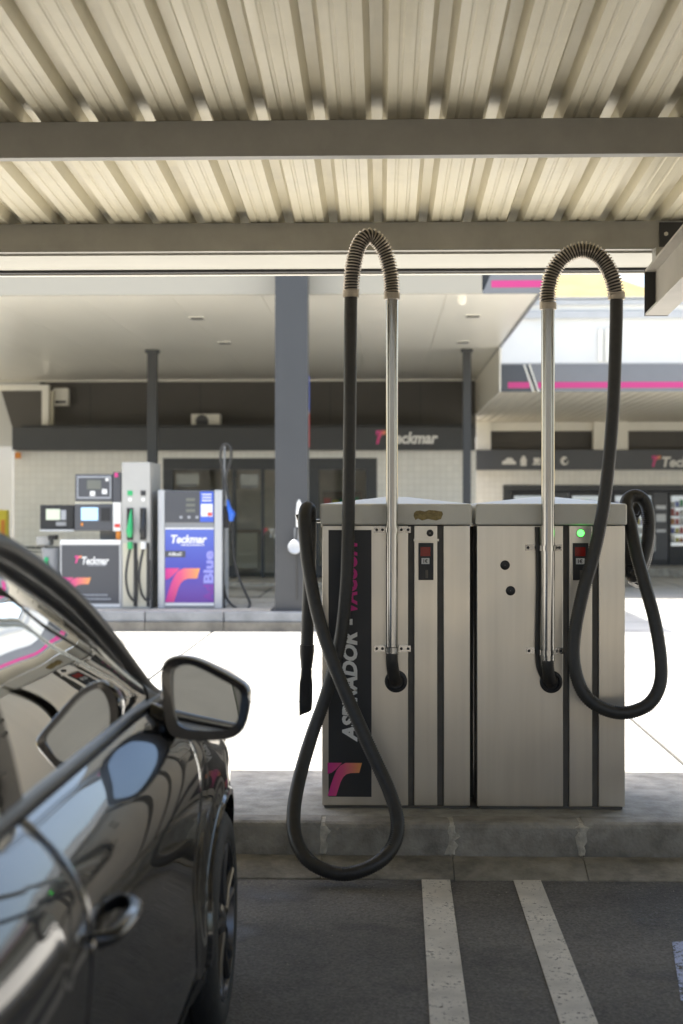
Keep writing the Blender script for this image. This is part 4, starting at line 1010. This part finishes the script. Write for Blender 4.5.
def panel_rows(y0, y1, s, inset=0.0, ny=None, nv=34, lip=True, skip_top=0.0):
    yy = np.linspace(y0, y1, ny or max(6, int((y1 - y0) / .03)))
    rows = []
    for y in yy:
        lo, hi = low(y), float(top(y)) - skip_top; row = []
        for k in range(nv + 1):
            h = lo + (hi - lo) * k / nv; row.append((CX + s * (side(y, h) - inset), y, h))
        if lip:
            a, b = row[0], row[-1]; row = [(a[0] - s * .03, a[1], a[2] + .004)] + row + [(b[0] - s * .02, b[1], b[2] - .002)]
        rows.append(row)
    if lip:
        a_, b_ = rows[0], rows[-1]
        rows = [[(p[0] - s * .025, p[1], p[2]) for p in a_], [(p[0] - s * .005, p[1], p[2]) for p in a_], [(p[0] - s * .0015, p[1] + .003, p[2]) for p in a_], [(p[0], p[1] + .008, p[2]) for p in a_]] + rows[1:-1] + \
               [[(p[0], p[1] - .008, p[2]) for p in b_], [(p[0] - s * .0015, p[1] - .003, p[2]) for p in b_], [(p[0] - s * .005, p[1], p[2]) for p in b_], [(p[0] - s * .025, p[1], p[2]) for p in b_]]
    return rows
G = .004
def shut(name, y0, y1, s): return MB().grid(panel_rows(y0, y1, s), flip=(s < 0)).build(name, car_paint, car, smooth=True, angle=55)
DOORF, DOORB, DOORR = 3.80, 2.36, 1.58
doors = {}
for s in (1, -1):
    shut('front_fender', DOORF + G, 5.248, s)
    doors[s] = shut('front_door', DOORB + G, DOORF - G, s)
    rd = shut('rear_door', DOORR + G, DOORB - G, s)
    shut('rear_quarter', 1.05, DOORR - G, s)
    MB().grid(panel_rows(1.1, 5.19, s, inset=.022, ny=120, lip=False)).build('inner_shell', car_trim, car)
    # sill cladding
    mb = MB(); rows = []
    for y in np.linspace(RA + .37, FA - .37, 20):
        rows.append([(CX + s * (side(y, h) + o_), y, h) for h, o_ in ((.30, .001), (.27, .006), (.21, .006), (.185, -.02), (.18, -.12))])
    mb.grid(rows, flip=(s > 0)); mb.build('sill_cladding', car_trim, car, smooth=True)
    # wheel arch lips
    for a in (FA, RA):
        rows = []
        for q in np.linspace(-.05, math.pi + .05, 40):
            y = a + .375 * math.cos(q); h = WR + .375 * math.sin(q); yo = a + .393 * math.cos(q); ho = WR + .393 * math.sin(q)
            h = max(h, .2); ho = max(ho, .2)
            rows.append([(CX + s * (side(y, h) - .05), y, h), (CX + s * (side(y, h) + .010), y, h), (CX + s * (side(yo, ho) + .008), yo, ho), (CX + s * (side(yo, ho) - .004), yo + .01 * math.cos(q), ho + .01 * math.sin(q))])
        MB().grid(rows, flip=(s > 0)).build('arch_lip', car_gloss_trim, car, smooth=True)
# door handles (right one in full view)
for s in (1, -1):
    for yc, dr in ((2.50, doors[s]), (1.74, None)):
        xx = CX + s * (side(yc, .865)); h0 = .865
        path = [(xx - s * .004, yc - .115, h0), (xx + s * .028, yc - .095, h0 + .002), (xx + s * .040, yc - .03, h0 + .006), (xx + s * .040, yc + .05, h0 + .006), (xx + s * .026, yc + .10, h0 + .004), (xx - s * .004, yc + .12, h0 + .002)]
        MB().tube(spline(path, .012), .0135, 12, sx=1.0).build('door_handle', car_paint, dr or car, smooth=True)
        rows = []
        for r_ in (1.0, .8, .5, .01):
            rows.append([(CX + s * (side(yc + .075 * r_ * math.cos(a), h0 + .045 * r_ * math.sin(a)) + .002 - .0 * r_), yc + .075 * r_ * math.cos(a), h0 + .045 * r_ * math.sin(a)) for a in np.linspace(0, 2 * math.pi, 28, endpoint=False)])
        MB().grid(rows, close_u=True, flip=(s < 0)).build('handle_cup', car_gloss_trim, dr or car, smooth=True)
        MB().lathe([(.011, 0), (.011, .003), (.009, .004), (.001, .004)], (xx + s * .004, yc - .145, h0), (s, 0, 0), 16).build('key_cover', chrome, dr or car, smooth=True)
# hood, windscreen, roof, tail
def lerp(a, b, t): return a + (b - a) * t
rows = []
for v in np.linspace(0, 1, 30):
    row = []
    for u in np.linspace(-1, 1, 31):
        yb_ = 3.98 + .20 * (1 - u * u); y = lerp(yb_, 5.232, v); xt = side(y, float(top(y))) - .004
        row.append((CX + u * xt, y + .10 * v * (1 - u * u), float(top(y)) + (.055 - .02 * v) * (1 - abs(u) ** 2.4) + .010 * math.exp(-((abs(u) - .72) / .08) ** 2)))
    rows.append(row)
MB().grid(rows, flip=True).build('hood', car_paint, car, smooth=True)
WB = lambda u: (CX + .715 * u, 3.99 + .21 * (1 - u * u), 1.055 + .03 * (1 - u * u))
WT = lambda u: (CX + .575 * u, 2.86 + .10 * (1 - u * u), 1.505 + .035 * (1 - u * u))
rows = []
for v in np.linspace(0, 1, 14):
    row = []
    for u in np.linspace(-1, 1, 25):
        a, b = WB(u), WT(u); row.append((lerp(a[0], b[0], v), lerp(a[1], b[1], v), lerp(a[2], b[2], v) + .045 * math.sin(math.pi * v)))
    rows.append(row)
MB().grid(rows).build('windscreen', windscreen_glass, car, smooth=True)
B('cowl', car_trim, car, CX - .70, CX + .70, 3.86, 4.10, .95, 1.035)
rail = spline([(.735, 4.12, 1.035), (.722, 3.96, 1.088), (.690, 3.55, 1.272), (.650, 3.27, 1.400), (.612, 2.92, 1.506), (.603, 2.70, 1.530), (.602, 2.3, 1.545), (.598, 1.9, 1.542), (.585, 1.55, 1.515), (.575, 1.38, 1.48), (.62, 1.24, 1.33), (.70, 1.14, 1.12)], .03)
edge_y = np.array([p[1] for p in rail]); edge_h = np.array([p[2] for p in rail]); edge_x = np.array([p[0] for p in rail])
def rail_at(y):
    o = np.argsort(edge_y); return float(np.interp(y, edge_y[o], edge_x[o])), float(np.interp(y, edge_y[o], edge_h[o]))
for s in (1, -1):
    rr = [.027 for p in rail]
    MB().tube([(CX + s * (x - .003), y, h + .0) for x, y, h in rail], rr, 16).build('pillar_rail', car_trim, car, smooth=True)
rows = []
for y in np.linspace(1.38, 2.93, 30):
    x, h = rail_at(y); rows.append([(CX + u * (x - .0), y + (.05 * (1 - u * u) if y > 2.9 else 0), h + .036 * (1 - abs(u) ** 2.2) + .004) for u in np.linspace(-1, 1, 25)])
MB().grid(rows).build('roof', car_paint, car, smooth=True)
rows = [[(CX + u * lerp(.57, .70, v), lerp(1.38, 1.10, v), lerp(1.48, 1.10, v) + .03 * (1 - u * u)) for u in np.linspace(-1, 1, 15)] for v in np.linspace(0, 1, 8)]
MB().grid(rows).build('rear_window', car_glass, car, smooth=True)
rows = []
for v in np.linspace(0, 1, 12):
    h = lerp(.36, 1.10, v); x = side(1.05, h) - .002; rows.append([(CX + u * x, 1.05 - .07 * (1 - u * u) - .03 * math.sin(math.pi * v), h) for u in np.linspace(-1, 1, 21)])
MB().grid(rows).build('tailgate', car_paint, car, smooth=True)
rows = []
for v in np.linspace(0, 1, 12):
    h = lerp(.26, .70, v); x = side(5.248, h) + .002; rows.append([(CX + u * x, 5.243 + .12 * (1 - u * u) + .02 * math.sin(math.pi * v), h) for u in np.linspace(-1, 1, 21)])
MB().grid(rows, flip=True).build('front_bumper', car_paint, car, smooth=True)
B('grille', car_trim, car, CX - .38, CX + .38, 5.35, 5.39, .40, .62, .01)
for s in (1, -1):
    rows = [[(CX + s * (side(y, h * float(top(y))) + .003), y, h * float(top(y))) for h in np.linspace(.80, .93, 6)] for y in np.linspace(4.96, 5.23, 12)]
    MB().grid(rows, flip=(s < 0)).build('headlight', lamp_glass, car, smooth=True)
    rows = [[(CX + s * (side(y, h) + .003), y, h) for h in np.linspace(.84, .98, 6)] for y in np.linspace(1.07, 1.36, 10)]
    MB().grid(rows, flip=(s < 0)).build('tail_lamp', tail_red, car, smooth=True)
B('number_plate', plate_mat, car, CX - .26, CX + .26, .925, .935, .62, .73)
B('underbody', car_trim, car, CX - .72, CX + .72, 1.2, 5.1, .17, .42)
# side glass with curved section, belt strip, sail, pillars
def glass_pt(s, y, v, off=0.0):
    x1, h1 = rail_at(y); h0 = float(top(y)) + .004; x0 = .9 + float(plan(y)) - .132
    return (CX + s * (lerp(x0, x1 - .012, v) + .028 * math.sin(math.pi * v) + off), y, lerp(h0, h1 - .022, v))
for s in (1, -1):
    for y0, y1, mat, nm in ((2.42, 3.72, car_glass, 'front_window'), (1.60, 2.30, car_glass, 'rear_side_window')):
        rows = [[glass_pt(s, y, v) for v in np.linspace(0, 1, 14)] for y in np.linspace(y0, y1, 26)]
        MB().grid(rows, flip=(s < 0)).build(nm, mat, car, smooth=True)
    rows = [[glass_pt(s, y, v, .003) for v in np.linspace(0, 1, 10)] for y in np.linspace(2.295, 2.425, 5)]
    MB().grid(rows, flip=(s < 0)).build('middle_pillar', car_gloss_trim, car, smooth=True)
    rows = [[glass_pt(s, y, v, .004) for v in np.linspace(0, 1, 8)] for y in np.linspace(3.715, 3.99, 10)]
    MB().grid(rows, flip=(s < 0)).build('mirror_sail', car_trim, car, smooth=True)
    rows = [[glass_pt(s, y, v, .003) for v in np.linspace(0, 1, 8)] for y in np.linspace(1.30, 1.605, 8)]
    MB().grid(rows, flip=(s < 0)).build('rear_pillar', car_gloss_trim, car, smooth=True)
    belt = [(CX + s * (.9 + float(plan(y)) - .128), y, float(top(y)) + .006) for y in np.linspace(1.35, 3.93, 60)]
    MB().tube(belt, .0115, 10).build('belt_strip', belt_trim, car, smooth=True)
# inside: floor, dashboard, seats, steering wheel
B('cabin_floor', car_trim, car, CX - .70, CX + .70, 1.3, 4.0, .42, .45)
rows = [[(CX + u * .70, 3.55 + .12 * math.cos(q), .95 + .09 * math.sin(q) - .03 * abs(u)) for q in np.linspace(-.6, math.pi * .75, 10)] + [(CX + u * .70, 4.05, 1.02)] for u in np.linspace(-1, 1, 13)]
B('dashboard', car_trim, car, CX - .69, CX + .69, 3.42, 3.9, .6, 1.0, .05)
def seat(xc, y, bench=False):
    w = .25 if not bench else .6
    mb = MB()
    rows = [[(xc + u * w * (1 - .12 * abs(u) ** 3), y + d, z + .02 * u * u) for u in np.linspace(-1, 1, 9)] for d, z in ((.50, .60), (.50, .68), (.40, .72), (.1, .69), (.02, .72), (-.03, .80), (-.12, 1.05), (-.17, 1.20), (-.22, 1.22), (-.27, 1.16), (-.16, .7), (-.05, .5))]
    mb.grid(rows, flip=True); st_ = mb.build('seat', seat_mat, car, smooth=True)
    for q in ((0,) if not bench else (-.36, .36)):
        MB().box(xc + q - .12, xc + q + .12, y - .26, y - .16, 1.24, 1.42).build('headrest', seat_mat, st_, bevel=.04, seg=4)
seat(CX + .37, 2.72); seat(CX - .37, 2.72); seat(CX, 1.75, True)
ring = [(CX - .37 + .185 * math.cos(a), 3.30 - .07 * math.sin(a), .98 + .172 * math.sin(a)) for a in np.linspace(0, 2 * math.pi, 33)]
sw = MB().tube(ring, .015, 10, cap=False); sw.box(CX - .37 - .17, CX - .37 + .17, 3.30, 3.325, .955, .995); sw.tube([(CX - .37, 3.3, .98), (CX - .37, 3.5, .9)], .04, 10)
sw.build('steering_wheel', car_trim, car, smooth=True)
MB().lathe([(.001, .0), (.12, 0), (.12, .012), (.001, .012)], (CX, 3.2, 1.38), (0, 1, 0), 16).build('inner_mirror', car_trim, car)
# mirrors
def door_mirror(s, outline_px, glass_px, D):
    mid = np.mean([P(a, b, D) for a, b in outline_px], axis=0)
    def pt(p, d, sc, dz=0):
        q = P(p[0], p[1], D); q = mid + (q - mid) * np.array((sc, 1, sc)); q[1] = D + d; q[2] += dz
        if s < 0: q[0] = 2 * CX - q[0]
        return q
    def smooth_outline(o, n=48):
        pts = [np.array((*p, 0.)) for p in o]; pts = pts + [pts[0]]
        sp = np.array(spline(pts, 1.5)); d = np.r_[0, np.cumsum(np.linalg.norm(np.diff(sp, axis=0), axis=1))]; q = np.linspace(0, d[-1], n, endpoint=False)
        return list(zip(np.interp(q, d, sp[:, 0]), np.interp(q, d, sp[:, 1])))
    o = smooth_outline(outline_px); g = smooth_outline(glass_px)
    rows = [[pt(p, .03, 1) for p in g], [pt(p, .002, 1.0) for p in g]] + [[pt(p, d, sc, dz) for p in o] for d, sc, dz in ((0.0, .97, 0), (.006, 1.0, 0), (.03, 1.02, 0), (.07, .99, 0), (.11, .90, -.002), (.14, .74, -.004), (.158, .5, -.006), (.165, .2, -.008), (.166, .01, -.008))]
    mh = MB().grid(rows, close_u=True, flip=(s > 0)).build('door_mirror', car_gloss_trim, car, smooth=True, angle=35)
    gl = []; mx_ = mid[0] if s > 0 else 2 * CX - mid[0]
    for p in g:
        q = pt(p, .014, .995); q[1] += (q[0] - mx_) * -.06 * s + (q[2] - mid[2]) * .10; gl.append(q)
    MB().add(gl, [tuple(range(len(gl)))]).build('mirror_glass', mirror_glass, mh)
    a = pt((176, 728), .07, 1); b = np.array((CX + s * .78, D + .10, 1.045))
    st = spline([a + np.array((s * .05, 0, .012)), a, (a + b) / 2 + np.array((0, 0, -.008)), b, b - np.array((s * .06, 0, .0))], .02)
    MB().tube(st, list(np.linspace(.03, .045, len(st))), 14).build('mirror_stalk', car_gloss_trim, mh, smooth=True)
OUT = [(160.5, 676), (163, 664), (172, 658), (186, 657.5), (202, 662), (222, 672), (240, 682), (248, 689), (249.5, 700), (246, 720), (240, 733), (228, 739.5), (205, 741), (182, 740), (169, 735), (163.5, 718), (161, 696)]
GLA = [(170, 678), (171.5, 669), (178, 665.5), (190, 665), (205, 671), (222, 680), (236, 688), (240.5, 694), (240, 706), (237.5, 720), (231, 728), (218, 731), (200, 731), (184, 728), (176, 720), (171.5, 700)]
for s in (1, -1): door_mirror(s, OUT, GLA, 3.60)
# wheels
def wheel(s, yc):
    xo = CX + s * .916; c = (xo, yc, WR); ax = (-s, 0, 0)
    prof = [(.235, .012), (.245, .004), (.27, .0), (.30, .004), (.322, .018), (.332, .035), (.335, .05), (.335, .075), (.329, .078), (.329, .084), (.335, .087), (.335, .13), (.329, .133), (.329, .139), (.335, .142), (.335, .165), (.332, .18), (.322, .2), (.27, .215), (.235, .205)]
    w = MB().lathe(prof, c, ax, 64).build('wheel', tyre_mat, car, smooth=True, angle=30)
    rim = MB().lathe([(.237, .012), (.237, .006), (.228, .006), (.222, .02), (.215, .06), (.205, .19), (.001, .195)], c, ax, 48).build('rim', rim_mat, w, smooth=True, angle=30)
    MB().lathe([(.15, .075), (.15, .085), (.07, .085), (.07, .06), (.001, .06)], c, ax, 32).build('brake_disc', disc_mat, w, smooth=True, angle=30)
    sp = MB()
    for k in range(5):
        for dq in (-.13, .13):
            a = 2 * math.pi * k / 5 + .3; q0, q1 = a + dq * .5, a + dq * 1.3
            p0 = np.array((xo - s * .022, yc + .045 * math.cos(q0), WR + .045 * math.sin(q0))); p1 = np.array((xo - s * .016, yc + .226 * math.cos(q1), WR + .226 * math.sin(q1)))
            sp.tube([p0, (p0 + p1) / 2 - np.array((s * .004, 0, 0)), p1], [.017, .014, .013], 8)
    sp.lathe([(.06, .045), (.06, .018), (.045, .010), (.001, .010)], c, ax, 24); sp.build('spokes', rim_mat, w, smooth=True)
for s in (1, -1):
    for yc in (FA, RA): wheel(s, yc)
